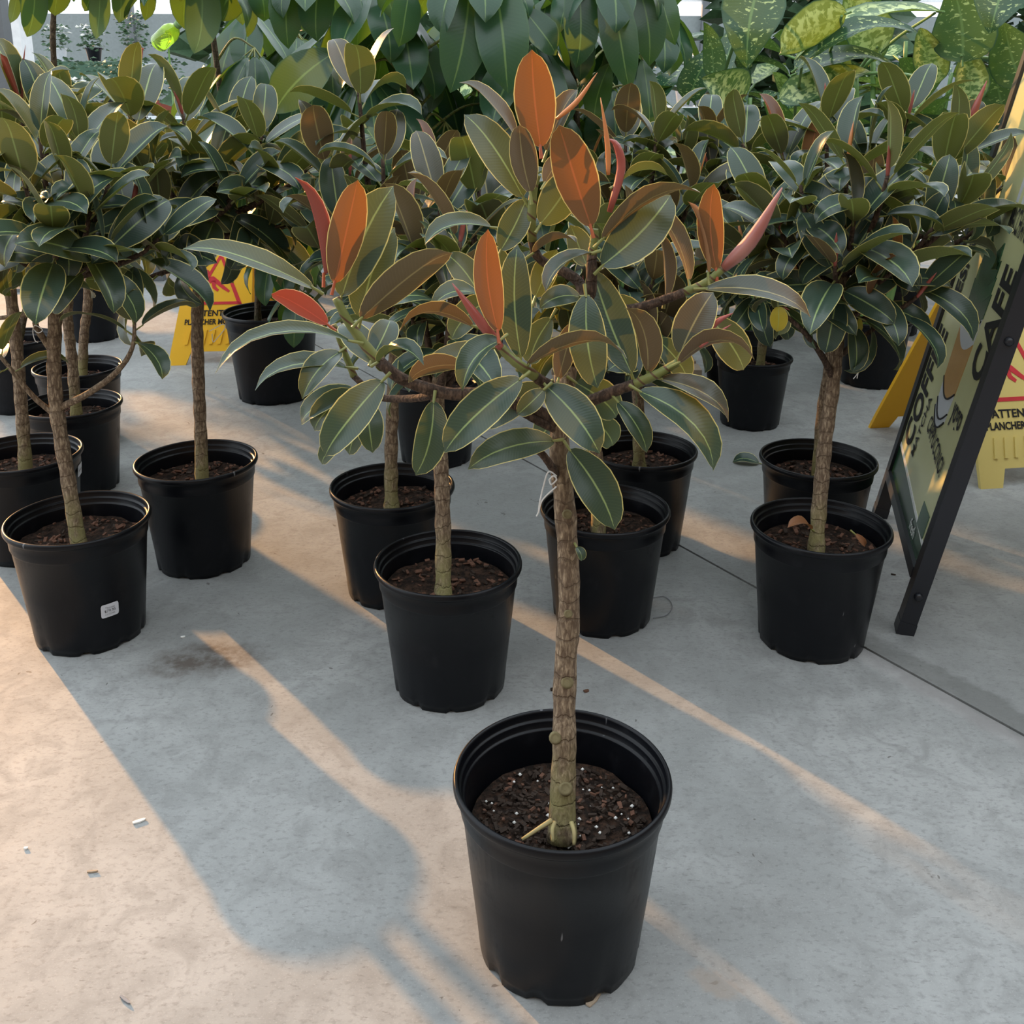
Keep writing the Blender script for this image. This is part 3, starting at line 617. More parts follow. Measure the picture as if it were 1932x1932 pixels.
# ------------------------------------------------------------------ the other rubber trees
T1 = rubber_tree(-0.118, 1.727, 0.995, 'dusty black pot with bare trunk just left of the nearest tree', 1, [(836, 1112, -0.04), (836, 1000), (832, 880), (825, 780), (830, 700)],
    [(830, 370, .05, .9), (905, 350, .1, 1), (868, 455, -.05, .9), (785, 470, .0, .8), (850, 545, -.1, .7), (935, 425, .1, .9), (775, 575, .0, .6), (905, 600, .05, .6), (715, 540, .1, .7), (960, 540, .1, .8)], nleaf=10)
T6 = rubber_tree(-0.267, 2.102, 0.993, 'rubber tree with tall leader in pot behind the dusty pot', 6, [(738, 948, -0.03), (738, 850), (742, 740), (745, 640), (735, 560)],
    [(676, 165, .0, 1, 10), (612, 300, -.05, .8), (722, 300, -.1, .9), (640, 420, -.1, .7), (785, 390, .0, .8), (700, 440, -.1, .7), (815, 330, .1, .9), (590, 440, .0, .6), (745, 500, -.1, .6), (660, 330, .1, .9), (760, 620, .05, .3)], nleaf=10)
T4 = rubber_tree(0.199, 1.988, 0.980, 'rubber tree in black pot with one sunlit side right of nearest trunk', 4, [(1130, 992, -0.02), (1128, 900), (1120, 800), (1130, 700), (1140, 640)],
    [(1195, 470, .0, .9), (1100, 570, .05, .7), (1235, 520, -.05, .8), (1180, 590, .0, .6), (1265, 600, .0, .6), (1060, 620, .1, .5), (1215, 660, -.05, .4), (1130, 440, .1, 1), (1020, 500, .1, .9), (1300, 560, .1, .5)], nleaf=10)
T7 = rubber_tree(0.322, 2.357, 0.976, 'rubber tree in black pot directly behind the pot with the sunlit side', 7, [(1207, 866, -0.02), (1205, 780), (1200, 700), (1195, 600), (1195, 520)],
    [(1240, 240, .0, 1), (1310, 350, -.1, .9), (1195, 320, .0, 1), (1285, 290, .05, .9), (1150, 370, .0, .8), (1340, 250, .1, .9), (1255, 420, -.1, .6), (1180, 260, .1, 1), (1390, 300, .1, .8), (1110, 320, .1, .8), (1350, 420, .0, .5)], nleaf=10)
T2 = rubber_tree(-0.889, 1.912, 1.01, 'rubber tree in front left black pot bearing a white price sticker', 2, [(146, 1000, -0.03), (128, 900), (108, 780), (102, 680), (105, 580), (108, 500)],
    [(120, 330, -.05, 1), (45, 340, -.1, 1), (170, 400, -.1, .9), (250, 390, .05, 1), (100, 430, -.15, .9), (20, 440, -.05, .8), (205, 460, -.1, .8), (150, 250, .1, 1), (300, 450, .0, .8), (-40, 400, .0, .8), (75, 260, .0, 1), (210, 320, .0, 1)], nleaf=9, palette=('mature', 'mature', 'mature'), sheath=0.12, size=0.125, lz=.11)
br = [at(a, b, c) for a, b, c in ((116, 768, 1.912), (170, 740, 1.90), (222, 700, 1.89), (250, 655, 1.89), (254, 600, 1.89))]
branch(T2, br, 0.0075, 0.0035, 3, 'bark'); shoot_leaves(T2, br, 6, random.Random(4), 0.11, ('mature',), 1.0, 0.06, 0)
br = [at(a, b, c) for a, b, c in ((100, 665, 1.912), (70, 620, 1.90), (60, 595, 1.90), (0, 600, 1.90))]; branch(T2, br, 0.007, 0.004, 4, 'bark')
br = [at(a, b, c) for a, b, c in ((62, 595, 1.90), (85, 560, 1.89), (115, 500, 1.88))]; branch(T2, br, 0.006, 0.003, 4, 'bark'); shoot_leaves(T2, br, 6, random.Random(9), 0.11, ('mature',), 1.0, 0.06, 0)
br = [at(a, b, c) for a, b, c in ((100, 780, 1.912), (60, 745, 1.90), (15, 690, 1.88), (-10, 660, 1.88))]; branch(T2, br, 0.006, 0.003, 5, 'bark'); shoot_leaves(T2, br, 5, random.Random(12), 0.10, ('mature',), 1.0, 0.06, 0)
string(T2, [(62, 620, 1.885), (72, 628, 1.88), (80, 622, 1.88), (66, 614, 1.885), (62, 625, 1.88), (66, 642, 1.88), (72, 646, 1.88)])
T3 = rubber_tree(-0.747, 2.245, 1.01, 'rubber tree in black pot second from the left in front', 3, [(380, 902, -0.03), (378, 800), (374, 700), (372, 600), (378, 500), (380, 420)],
    [(240, 205, -.05, 1), (345, 215, .05, 1), (275, 330, -.1, 1), (405, 320, .0, 1), (495, 255, -.05, 1), (525, 350, -.05, 1), (445, 365, -.1, 1), (300, 410, -.1, .9), (350, 380, .1, 1), (560, 420, .0, .8), (530, 425, -.05, .8), (268, 530, -.05, .45, 6), (595, 300, .1, 1), (300, 470, -.1, .8, 5), (440, 250, .1, 1), (190, 300, .0, .9)], nleaf=9, palette=('mature', 'mature', 'mature'), sheath=0.12, size=0.135, lz=.13)
string(T3, [(395, 625, 2.2), (420, 612, 2.19), (424, 620, 2.19), (408, 640, 2.19), (402, 645, 2.19), (400, 630, 2.19)])
T5 = rubber_tree(0.630, 1.894, 1.001, 'rubber tree in black pot nearest the tall coffee sign board', 5, [(1541, 1032, -0.03), (1548, 930), (1558, 820), (1572, 720), (1582, 620), (1590, 520)],
    [(1510, 350, -.05, 1), (1612, 410, -.1, 1), (1675, 330, -.1, 1), (1640, 390, .1, 1), (1760, 430, -.05, .9), (1575, 500, -.12, .8), (1475, 440, .0, .9), (1692, 500, -.1, .8), (1545, 410, .05, 1), (1440, 390, .05, .9), (1790, 310, .05, 1), (1640, 560, -.1, .55, 5), (1405, 470, .1, .7), (1730, 560, -.08, .5, 5), (1505, 530, .0, .6, 6), (1600, 300, .05, 1), (1820, 380, .0, .9)], nleaf=9, sheath=0.6, palette=('mature', 'mature', 'young'), lz=.11)
for b, tpx, cb, ct, w, roll, bow, mt in (((1545,520),(1548,478),4,6,52,5,4,'mature'),((1655,340),(1612,385),4,7,60,10,4,'mature'),((1668,530),(1695,390),5,5,62,4,-4,'mature'),((1750,440),(1785,360),3,6,52,20,10,'mature'),
     ((1738,545),(1842,640),5,9,58,40,22,'mature'),((1690,510),(1735,545),6,9,50,20,10,'mature'),((1660,580),(1757,640),5,7,50,45,18,'mature'),((1608,588),(1525,600),5,7,42,30,10,'mature'),((1590,400),(1530,410),4,5,58,20,6,'mature')):
    hero_leaf(T5, b, tpx, 1.894 - cb * .01, 1.894 - ct * .01, w, roll, bow, mt, .25)
hero_leaf(T5, (1468, 578), (1466, 626), 1.84, 1.83, 34, 5, 2, 'yellow', .15); hero_leaf(T5, (1622, 600), (1620, 632), 1.84, 1.84, 14, 30, 2, 'yellow', .15)
string(T5, [(1622, 640, 1.85), (1612, 652, 1.84), (1622, 665, 1.84), (1628, 678, 1.84), (1620, 700, 1.84), (1617, 714, 1.84)]); string(T5, [(1622, 641, 1.85), (1626, 655, 1.84), (1614, 668, 1.84), (1624, 680, 1.84), (1619, 702, 1.84), (1610, 715, 1.84)])
bx_ = [at(a, b, c) for a, b, c in ((1590, 668, 1.894), (1615, 645, 1.87), (1650, 620, 1.84))]; branch(T5, bx_, 0.006, 0.004, 2)
bx_ = [at(a, b, c) for a, b, c in ((1572, 715, 1.894), (1550, 670, 1.86), (1520, 630, 1.84), (1486, 598, 1.84))]; branch(T5, bx_, 0.007, 0.004, 2)
hero_leaf(T5, (1530, 998), (1488, 992), 1.86, 1.83, 30, 60, 10, 'dead', .4); hero_leaf(T5, (1614, 1008), (1634, 1030), 1.83, 1.83, 16, 30, 3, 'dead', .4)
T8 = rubber_tree(0.740, 2.290, 0.985, 'rubber tree in black pot hidden behind the pot nearest the coffee sign', 8, [(1545, 890, -0.02), (1552, 780), (1566, 690), (1572, 560), (1580, 460)],
    [(1715, 215, .0, 1), (1810, 280, -.1, .9), (1560, 215, .0, 1), (1475, 290, .0, .9), (1640, 290, .0, 1), (1400, 270, .05, .9), (1860, 420, -.1, .6), (1895, 350, .0, .8), (1340, 320, .1, .8), (1520, 330, .0, .9), (1700, 400, .1, .8), (1450, 440, .1, .5)], nleaf=10, sheath=0.6, palette=('mature', 'mature', 'young'), size=0.13, lz=.11)
bud(T8, [at(1828, 250, 2.2), at(1838, 210, 2.2), at(1862, 152, 2.2)], 0.009)
T9 = rubber_tree(-1.188, 2.300, 0.997, 'rubber tree in black pot cut by the left edge of the picture', 9, [(45, 872, -0.03), (40, 760), (28, 620), (15, 500), (20, 430)],
    [(42, 190, -.05, 1), (5, 260, .0, 1), (-50, 300, .0, .9), (95, 240, -.05, 1), (10, 390, -.1, .8), (75, 370, -.1, .9), (-40, 440, .0, .7), (110, 440, .0, .7), (-30, 180, .1, 1)], nleaf=10, palette=('mature', 'mature', 'mature'), sheath=0.2, size=0.13)
bud(T9, [at(42, 190, 2.25), at(42, 140, 2.25), at(48, 85, 2.25)], 0.003); hero_leaf(T9, (40, 190), (4, 100), 2.25, 2.24, 30, 150, 3, 'red', .4)
T10 = rubber_tree(-1.240, 2.710, 0.975, 'rubber tree in middle pot of the left row', 10, [(142, 768, -0.02), (136, 680), (128, 600), (130, 500), (140, 420)],
    [(125, 195, .0, 1), (185, 260, .0, 1), (60, 290, .0, .9), (225, 330, -.05, .9), (140, 390, -.1, .8), (200, 420, .0, .7), (90, 450, .0, .6)], nleaf=10, palette=('mature', 'mature', 'mature'), sheath=0.15, size=0.14)
T11 = rubber_tree(-1.384, 3.099, 0.973, 'rubber tree in rearmost pot of the left row', 11, [(152, 696, -0.02), (158, 640), (165, 580), (170, 500), (190, 430)],
    [(260, 320, .0, 1), (160, 320, .0, 1), (295, 400, .0, .9), (225, 430, .0, .8), (120, 430, .0, .7), (210, 280, .1, 1), (335, 385, .0, .9), (300, 340, .05, 1), (360, 350, .0, 1), (255, 395, .0, .9), (320, 300, .1, 1)], nleaf=10, palette=('mature', 'mature', 'mature'), sheath=0.15, size=0.14)
T13 = rubber_tree(0.819, 3.303, 0.923, 'small rubber tree in distant black pot left of the double-pot pair', 13, [(1436, 672, -0.02), (1440, 620), (1440, 560), (1438, 500)],
    [(1440, 430, .0, 1), (1395, 500, .0, .8), (1490, 500, .0, .8), (1425, 560, -.1, .5), (1380, 540, .0, .6), (1510, 440, .0, 1), (1460, 570, -.05, .4)], nleaf=10, size=0.15, palette=('mature', 'mature', 'mature'), sheath=0.1)

# price stickers
def sticker(plant, px, py, w, h, lines, rot=0.0):
    d = ray(px, py); c = plant.location; best = None
    for k in range(400):
        q = CAM + d * (0.8 + k * 0.006); r = 0.1085 + 0.0885 * max(0, min(q.z, .214)) ; r = 0.1085 + (q.z - 0.018) * 0.102
        if math.hypot(q.x - c.x, q.y - c.y) < r + 0.001: best = q; break
    if best is None: return
    a0 = math.atan2(best.y - c.y, best.x - c.x); z0 = best.z
    def S(u, v, off):
        z = z0 + v; r = (0.1085 + (z - 0.018) * 0.102) * 1.016 + off; a = a0 + u / r
        return Vector((r * math.cos(a), r * math.sin(a), z))
    nx, ny = 10, 6; vs = []; fs = []
    for lay, off in ((0, 0.0002), (1, 0.0008)):
        for j in range(ny + 1):
            for i in range(nx + 1):
                u = (i / nx - .5) * w; v = (j / ny - .5) * h
                if j in (0, ny) and i in (0, nx): u *= 0.93; v *= 0.93
                vs.append(S(u, v, off))
    L = (nx + 1) * (ny + 1)
    for j in range(ny):
        for i in range(nx):
            k = j * (nx + 1) + i; fs.append((L + k, L + k + 1, L + k + nx + 2, L + k + nx + 1))
    st = link('price_sticker', mesh_data('price_sticker', vs, fs, [M['paper']]), plant)
    st['label'] = 'white price sticker'
    for txt, sz, vv, mt in lines:
        tv, tf = text_geo(txt, sz)
        xs = [q[0] for q in tv]; cx = (min(xs) + max(xs)) / 2
        link('print', mesh_data('print', [S(x - cx, y + vv, 0.0012) for x, y in tv], tf, [M[mt]], smooth=False), st)
DG = None
def text_geo(txt, size, bold=0.0, sx=1.0):
    cu = bpy.data.curves.new('txt', 'FONT'); cu.body = txt; cu.size = size; cu.offset = bold * size; cu.resolution_u = 3
    o = bpy.data.objects.new('txt', cu); COL.objects.link(o)
    me = bpy.data.meshes.new_from_object(o.evaluated_get(bpy.context.evaluated_depsgraph_get()))
    v = [(q.co.x * sx, q.co.y) for q in me.vertices]; f = [tuple(p.vertices) for p in me.polygons]
    bpy.data.objects.remove(o); bpy.data.curves.remove(cu); bpy.data.meshes.remove(me)
    return v, f
sticker(T2, 206, 1149, 0.036, 0.030, [('Theresa', .0060, .0045, 'greyink'), ('$79.95', .0085, -.0035, 'ink'), ('12133402', .0052, -.0100, 'greyink')])
sticker(T9, 150, 885, 0.036, 0.030, [('$79.95', .0085, -.0035, 'ink')])

# ------------------------------------------------------------------ umbrella trees (schefflera) behind
def umbrella_leaf(plant, hub, origin, nl, size, rng, az0=0.0, droop=0.9, missing=0):
    branch(plant, [origin, origin.lerp(hub, 0.5) + Vector((0, 0, 0.05)), hub], 0.0045, 0.003, rng.random() * 9, 'shoot', 'leaf_stalk')
    for k in range(nl):
        w = az0 + 2 * math.pi * k / nl + rng.uniform(-.15, .15)
        rad = Vector((math.cos(w), math.sin(w), 0)); dr = droop * rng.uniform(0.75, 1.15)
        d = rad * math.cos(dr) + Vector((0, 0, -1)) * math.sin(dr)
        n = rad * math.sin(dr) + Vector((0, 0, 1)) * math.cos(dr)
        put_leaf(plant, LM['schef'][rng.randrange(len(LM['schef']))], hub, d, n, size * rng.uniform(0.85, 1.12), 'leaflet')
def umbrella_tree(x, y, s, label, seed, stems, hubs, size=0.24, nl=8, potscale=1.0, heros=()):
    p = potted('potted_umbrella_tree', x, y, potscale, label, 'potted plant', 'umbrella trees behind the rubber trees', seed, 0.21, 60)
    rng = random.Random(seed)
    lines = []
    for st in stems:
        W = [Vector((x + st[0], y + st[1], 0.20 * potscale))] + [at(a, b, c) for a, b, c in st[2:]]
        trunk(p, W, 0.012, 0.008, seed, 'stem', 'schefbark', 0.06); lines.append(spline(W, 30))
    for hx, hy, hY, *rest in hubs:
        hub = at(hx, hy, hY); best = min((q for L in lines for q in L), key=lambda q: (q - hub).length + 0.6 * max(0, q.z - hub.z + 0.08))
        umbrella_leaf(p, hub, best, rest[0] if rest else nl, (rest[1] if len(rest) > 1 else size), rng, rng.random() * 6, rest[2] if len(rest) > 2 else 0.85)
    for b, tq, Yb, Yt, w, roll, bow in heros:
        hl = hero_leaf(p, b, tq, Yb, Yt, w, roll, bow, 'schef', .12, 'schef', None, .06); hl.name = 'leaflet'
    return p
umbrella_tree(-0.235, 2.95, 1, 'tall umbrella tree with big drooping leaflets in pot behind the centre', 21, [(0.02, 0, (790, 560, 2.95), (786, 300, 2.95), (770, 100, 2.95), (800, -120, 2.95))],
    [(900, -95, 2.85, 8, .25, .6), (745, 250, 2.85, 8, .20, .7), (690, 130, 3.0), (840, 230, 3.05), (760, 20, 3.05), (930, 260, 3.1), (870, 380, 3.05), (700, 380, 3.0), (1000, 60, 2.95), (800, 500, 3.0, 7, .2), (720, 60, 3.3), (820, 120, 3.3), (900, 160, 3.3), (780, 180, 3.2), (850, 20, 3.3), (650, 250, 3.2), (700, -40, 3.0), (960, 200, 3.3), (790, 330, 3.2), (960, -30, 3.2)], 0.27, heros=[((888,-70),(852,172),2.75,2.68,96,6,6), ((925,-70),(956,172),2.75,2.66,104,-6,8), ((985,15),(1052,102),2.8,2.8,66,30,10), ((775,-30),(757,88),2.8,2.75,66,30,8), ((712,-40),(745,60),2.9,2.9,60,150,6), ((690,240),(735,330),2.8,2.75,64,20,10), ((760,255),(800,350),2.85,2.8,60,20,10)])
umbrella_tree(-0.88, 3.60, 1, 'umbrella tree in large black pot beside the left yellow sign', 22, [(0.05, 0, (560, 480, 3.6), (610, 300, 3.55), (650, 100, 3.5), (640, -100, 3.5)), (-0.05, 0, (480, 450, 3.6), (430, 250, 3.5), (400, 50, 3.4), (380, -150, 3.3))],
    [(575, -95, 3.0, 8, .24, .6), (480, 90, 3.4), (600, 215, 3.0, 7, .22, .8), (385, -95, 3.1, 7, .24, .7), (540, 330, 3.3), (430, 200, 3.4), (460, 330, 3.5), (600, 100, 3.4), (650, 30, 3.3), (520, 450, 3.5, 8, .22), (575, 400, 3.55, 8, .2), (560, 540, 3.45, 6, .18), (500, 190, 3.7), (420, 100, 3.7), (560, 60, 3.7), (620, 330, 3.6), (580, 260, 3.7), (540, 170, 3.6), (470, 10, 3.6)], 0.26, 8, 1.25, [((548,-70),(545,90),2.95,2.9,66,4,6), ((608,-60),(597,76),2.95,2.9,70,-8,6), ((375,-70),(370,104),3.05,3.0,72,160,6), ((632,98),(516,212),2.9,2.85,92,14,14), ((680,250),(562,330),2.95,2.9,88,20,16), ((440,-60),(420,40),3.1,3.1,60,10,6), ((480,-50),(500,40),3.1,3.1,60,20,6)])
umbrella_tree(0.30, 3.25, 1, 'umbrella tree with long hanging leaflets behind the nearest crown', 23, [(0.0, 0, (1110, 500, 3.25), (1090, 250, 3.2), (1080, 60, 3.1), (1100, -120, 3.0))],
    [(1140, -100, 2.95, 8, .26, .6), (1000, 150, 3.2), (1060, 230, 3.3), (1150, 150, 3.25), (1230, 170, 3.25, 7, .22), (1000, 330, 3.3), (1120, 360, 3.3), (1240, 330, 3.3), (960, 420, 3.3, 7, .2), (1040, -20, 3.1), (1020, 90, 3.5), (1100, 120, 3.5), (1180, 90, 3.5), (1080, 0, 3.5), (1150, -20, 3.5), (1060, 300, 3.5), (1180, 260, 3.5), (1240, -10, 3.6)], 0.26, heros=[((1085,-60),(1090,126),2.85,2.8,72,16,8), ((1135,-60),(1183,172),2.85,2.78,74,-18,14), ((1195,-50),(1226,122),2.9,2.85,70,10,8), ((1240,-50),(1276,82),2.95,2.9,52,16,8), ((1212,110),(1228,238),3.0,2.95,48,24,6), ((1150,120),(1120,230),3.0,3.0,56,20,8)])
umbrella_tree(-1.75, 3.45, 1, 'umbrella tree whose leaflets hang into the top left corner', 24, [(0.0, 0, (70, 480, 3.45), (110, 300, 3.4), (100, 60, 3.3), (120, -130, 3.2))],
    [(75, -100, 3.0, 7, .18, .5), (205, -100, 3.05, 7, .18, .5), (300, -100, 3.15, 6, .18, .6)], 0.18, 7, 1.0,
    [((62,-60),(52,70),2.95,2.95,48,8,6), ((118,-50),(104,30),3.0,3.0,48,14,6), ((190,-50),(183,74),3.0,3.0,40,165,4), ((226,-50),(226,44),3.05,3.05,36,170,4), ((38,-30),(22,44),3.0,3.0,24,160,4), ((172,-40),(160,22),3.05,3.05,30,10,4), ((280,-50),(276,40),3.1,3.1,32,20,4)])

# ------------------------------------------------------------------ dumb canes (dieffenbachia) right rear
def dumb_cane(x, y, label, seed, n, heros, size=0.30, tall=0.85):
    p = potted('potted_dumb_cane', x, y, 1.0, label, 'potted plant', 'dumb canes at the right rear', seed, 0.21, 60)
    rng = random.Random(seed); tops = []
    for k in range(4):
        w = rng.random() * 6.28; b = Vector((x + .05 * math.cos(w), y + .05 * math.sin(w), 0.20)); tpv = Vector((x + .16 * math.cos(w), y + .16 * math.sin(w), tall * rng.uniform(.75, 1.05)))
        branch(p, [b, b.lerp(tpv, .5) + Vector((0.01, 0.01, 0)), tpv], 0.013, 0.009, k, 'cane', 'cane'); tops.append((b, tpv))
    for k in range(n):
        b, tpv = tops[k % 4]; f = rng.uniform(0.35, 1.0); o = b.lerp(tpv, f); w = rng.random() * 6.28
        rad = Vector((math.cos(w), math.sin(w), 0)); inc = R(rng.uniform(15, 75)); d = rad * math.sin(inc) + Vector((0, 0, math.cos(inc))); nrm = Vector((0, 0, 1)) * math.sin(inc) - rad * math.cos(inc) + Vector((rng.uniform(-.3, .3), rng.uniform(-.3, .3), 0))
        L = LM[rng.choice(['dieff', 'dieff', 'dieff', 'dieff', 'dieffpale'])]; put_leaf(p, L[rng.randrange(len(L))], o, d, nrm, size * rng.uniform(.75, 1.1))
    for b, tpx, Yb, Yt, w, roll, bow, mt in heros:
        st = min((q[1] for q in tops), key=lambda q: (q - at(b[0], b[1], Yb)).length); 
        hero_leaf(p, b, tpx, Yb, Yt, w * 1.12, roll, bow * 1.3, mt, .30, 'dieff', None, .05)
        bb = at(b[0], b[1], Yb); branch(p, [st, st.lerp(bb, .5) + Vector((0, 0, .02)), bb + (at(tpx[0], tpx[1], Yt) - bb).normalized() * .02], 0.007, 0.004, b[0], 'cane', 'leaf_stalk')
    return p
dumb_cane(0.86, 3.72, 'dumb cane with dark speckled leaf hanging over the centre-right', 31, 26,
    [((1435,-40),(1410,126),2.9,2.85,112,4,6,'dieff'), ((1598,25),(1463,98),3.05,2.95,84,150,16,'dieffpale'), ((1500,132),(1728,48),3.1,3.0,70,60,22,'dieff'), ((1402,188),(1328,148),3.1,3.05,90,14,8,'dieffpale'), ((1345,150),(1330,40),3.1,3.1,44,160,4,'dieff'), ((1300,190),(1350,90),3.2,3.2,60,20,6,'dieff'), ((1560,230),(1600,110),3.3,3.3,70,160,6,'dieff')], 0.32, 1.10)
dumb_cane(1.40, 3.80, 'dumb cane with pale cream-blotched leaves behind the double-pot pair', 32, 28,
    [((1775,22),(1500,92),3.2,3.1,80,70,18,'dieffpale'), ((1500,140),(1692,118),3.2,3.15,60,60,14,'dieff'), ((1470,188),(1645,128),3.25,3.2,64,30,10,'dieffpale'), ((1760,160),(1740,50),3.3,3.25,70,150,6,'dieffpale'), ((1660,100),(1600,-20),3.3,3.3,90,160,6,'dieffpale')], 0.32, 1.2)
dumb_cane(1.95, 3.75, 'dumb cane with broad green leaves behind the top of the coffee sign', 33, 26,
    [((1815,118),(1795,-30),3.2,3.2,112,170,4,'dieff'), ((1905,-60),(1868,60),3.0,2.95,104,4,6,'dieff'), ((1928,162),(1895,40),3.2,3.2,90,168,4,'dieff'), ((1832,195),(1830,82),3.25,3.25,62,160,4,'dieffpale'), ((1900,230),(1880,120),3.3,3.3,80,165,4,'dieff')], 0.32, 1.15)
dumb_cane(1.15, 4.55, 'dumb cane standing farther back between the other dumb canes', 34, 30, [], 0.36, 1.25)
dumb_cane(0.50, 4.50, 'dumb cane farther back behind the umbrella trees', 35, 30, [], 0.36, 1.2)
dumb_cane(2.45, 4.50, 'dumb cane farther back at the right edge', 36, 30, [], 0.36, 1.25)
dumb_cane(1.80, 4.65, 'dumb cane farther back behind the broad-leaved dumb cane', 37, 30, [], 0.36, 1.3)
dumb_cane(-0.15, 4.40, 'dumb cane hidden behind the central umbrella tree', 38, 28, [], 0.36, 1.15)
# ------------------------------------------------------------------ coffee sign board
A_ = Vector((0.832, 1.932, 0)); B_ = Vector((0.985, 2.515, 0)); wv = (B_ - A_).normalized(); SW = (B_ - A_).length
nh = Vector((wv.y, -wv.x, 0)); LEAN = R(10.6); dv = nh * math.sin(LEAN) + Vector((0, 0, 1)) * math.cos(LEAN); nf = -(nh * math.cos(LEAN)) + Vector((0, 0, 1)) * math.sin(LEAN)   # face normal (to the left)
sg = empty('sidewalk_sign', (1.03, 2.19, 0), 'tall black A-frame coffee sign board with pale yellow print at right edge', 'sign')
def SP(u, v, h=0.0): return B_ - wv * u + dv * v + nf * h - sg.location      # u from far to near edge, v up the board
def sbox(name, u0, u1, v0, v1, h0, h1, mat, parent=sg):
    mb = MB(); mb.prism([(u0, v0), (u1, v0), (u1, v1), (u0, v1)], h0, h1, lambda a, b, h: SP(a, b, h))
    o = mb.build(name, M[mat], None); o.parent = parent; return o
TOPV = 1.32
sbox('leg', SW - .012, SW + .028, 0.012, TOPV, -.024, .010, 'blackmetal'); sbox('leg', -.028, .012, 0.012, TOPV, -.024, .010, 'blackmetal')
for u in (SW - .012, -.028): sbox('rubber_foot', u - .001, u + .041, 0.0, .03, -.025, .011, 'blackmetal')
sbox('rail', .012, SW - .012, .115, .14, -.02, .012, 'blackmetal'); sbox('rail', .012, SW - .012, TOPV - .03, TOPV, -.02, .012, 'blackmetal')
pn = sbox('panel', .012, SW - .012, .14, TOPV - .03, -.006, .002, 'sheet')
def bolt(u, v):
    mb = MB(); prof = [(0, -.001), (.009, -.001), (.009, .004), (.006, .008), (.0, .008)]
    c = SP(u, v, -.007); vs, fs = [], []
    for k in range(12):
        w = k * math.pi / 6
        for r, h in prof: vs.append(c + (-wv) * h + (dv * math.cos(w) + nf * math.sin(w)) * r)
    for k in range(12):
        for i in range(4): fs.append((k * 5 + i, ((k + 1) % 12) * 5 + i, ((k + 1) % 12) * 5 + i + 1, k * 5 + i + 1))
    link('bolt', mesh_data('bolt', vs, fs, [M['blackmetal']]), sg)
bolt(SW + .028, .095); bolt(SW + .028, .66); bolt(SW + .028, 1.2)
# rear half of the A-frame
ap = SP(SW / 2, TOPV) + sg.location
for u in (SW - .008, -.008):
    top = SP(u, TOPV - .03, -.03); bot = top.copy(); bot = bot + nh * 0.52; bot.z = 0.0 
    ax = (bot - top); L = ax.length; ax.normalize(); v, f = tube([top, bot], 0.016, 4); link('rear_leg', mesh_data('rear_leg', v, f, [M['blackmetal']], smooth=False), sg)
top0 = SP(.012, TOPV - .05, -.04); top1 = SP(SW - .012, TOPV - .05, -.04); o1 = nh * .46; dz = Vector((0, 0, -(TOPV - .2)))
MB().add([top0, top1, top1 + o1 + dz, top0 + o1 + dz, top0 + nh * .008, top1 + nh * .008, top1 + o1 + dz + nh * .008, top0 + o1 + dz + nh * .008], [(0, 1, 2, 3), (7, 6, 5, 4), (0, 4, 5, 1), (2, 6, 7, 3), (1, 5, 6, 2), (0, 3, 7, 4)]).build('rear_panel', M['signgreen'], sg)
def decal(name, poly, mat, h=.0028):
    mb = MB(); mb.prism(poly, .0018, h, lambda a, b, hh: SP(a, b, hh)); o = mb.build(name, M[mat], None); o.parent = pn; return o
def words(txt, size, u, v, rot, mat='ink', sx=1.0, bold=.02, h=.0040):
    tv, tf = text_geo(txt, size, bold, sx); c, s = math.cos(rot), math.sin(rot)
    link('lettering', mesh_data('lettering', [SP(u + x * c - y * s, v + x * s + y * c, h) for x, y in tv], tf, [M[mat]], smooth=False), pn)
V0 = .14
decal('print_field', [(.012, V0), (SW - .012, V0), (SW - .012, V0 + .035), (.012, V0 + .075)], 'signgreen')
decal('print_line', [(.012, V0 + .075), (SW - .012, V0 + .035), (SW - .012, V0 + .045), (.012, V0 + .085)], 'signwhite')
decal('print_field', [(SW - .15, V0 + .045), (SW - .06, V0 + .045), (SW - .06, V0 + .10), (SW - .15, V0 + .10)], 'signgreen2', .0030)
HP = math.pi / 2
words('COFFEE', .150, .135, .245, HP, sx=.60, bold=.03); words('CAFE', .150, SW - .035, .545, HP, sx=.68, bold=.03)
words('ESPRESSO', .100, .125, .645, HP, sx=.68, bold=.025); words('MATCHA', .050, .205, .250, HP, sx=.75, bold=.02)
words('CAPPUCCINO!', .055, .25, .345, -.10, sx=.72, bold=.02); words('MACCHIATO!', .075, .36, .845, -.04, sx=.42, bold=.02); words('AMERICANO', .070, .32, 1.02, -.04, sx=.52, bold=.02); words('yogo', .075, SW - .17, .435, 0, sx=.7, bold=.02)
words('fresh', .036, SW - .2, V0 + .012, 0, 'signwhite', 1.0, .01, .0045)
def rounded(cu, w0, w1, v0, v1, bulge, n=8):
    pts = [(cu - w0 / 2 + w0 * i / n, v0 - bulge * math.sin(math.pi * i / n)) for i in range(n + 1)]
    return pts + [(cu + w1 / 2 - w1 * i / n, v1 - bulge * math.sin(math.pi * i / n)) for i in range(n + 1)]
CU = .325
for nm_, w0_, w1_, a_, b_, mt_, h_ in (('g', .135, .15, .405, .475, 'signgrey', .0030), ('b', .155, .175, .475, .595, 'signbrown', .0032), ('g', .17, .185, .595, .655, 'signgrey', .0030), ('l', .19, .20, .655, .71, 'signgreen', .0034), ('l', .18, .185, .705, .745, 'signgreen2', .0038), ('l', .17, .17, .74, .78, 'signgreen', .0042), ('l', .14, .13, .775, .815, 'signgreen2', .0046)):
    decal('cup_print', rounded(CU, w0_, w1_, a_, b_, .03), mt_, h_)
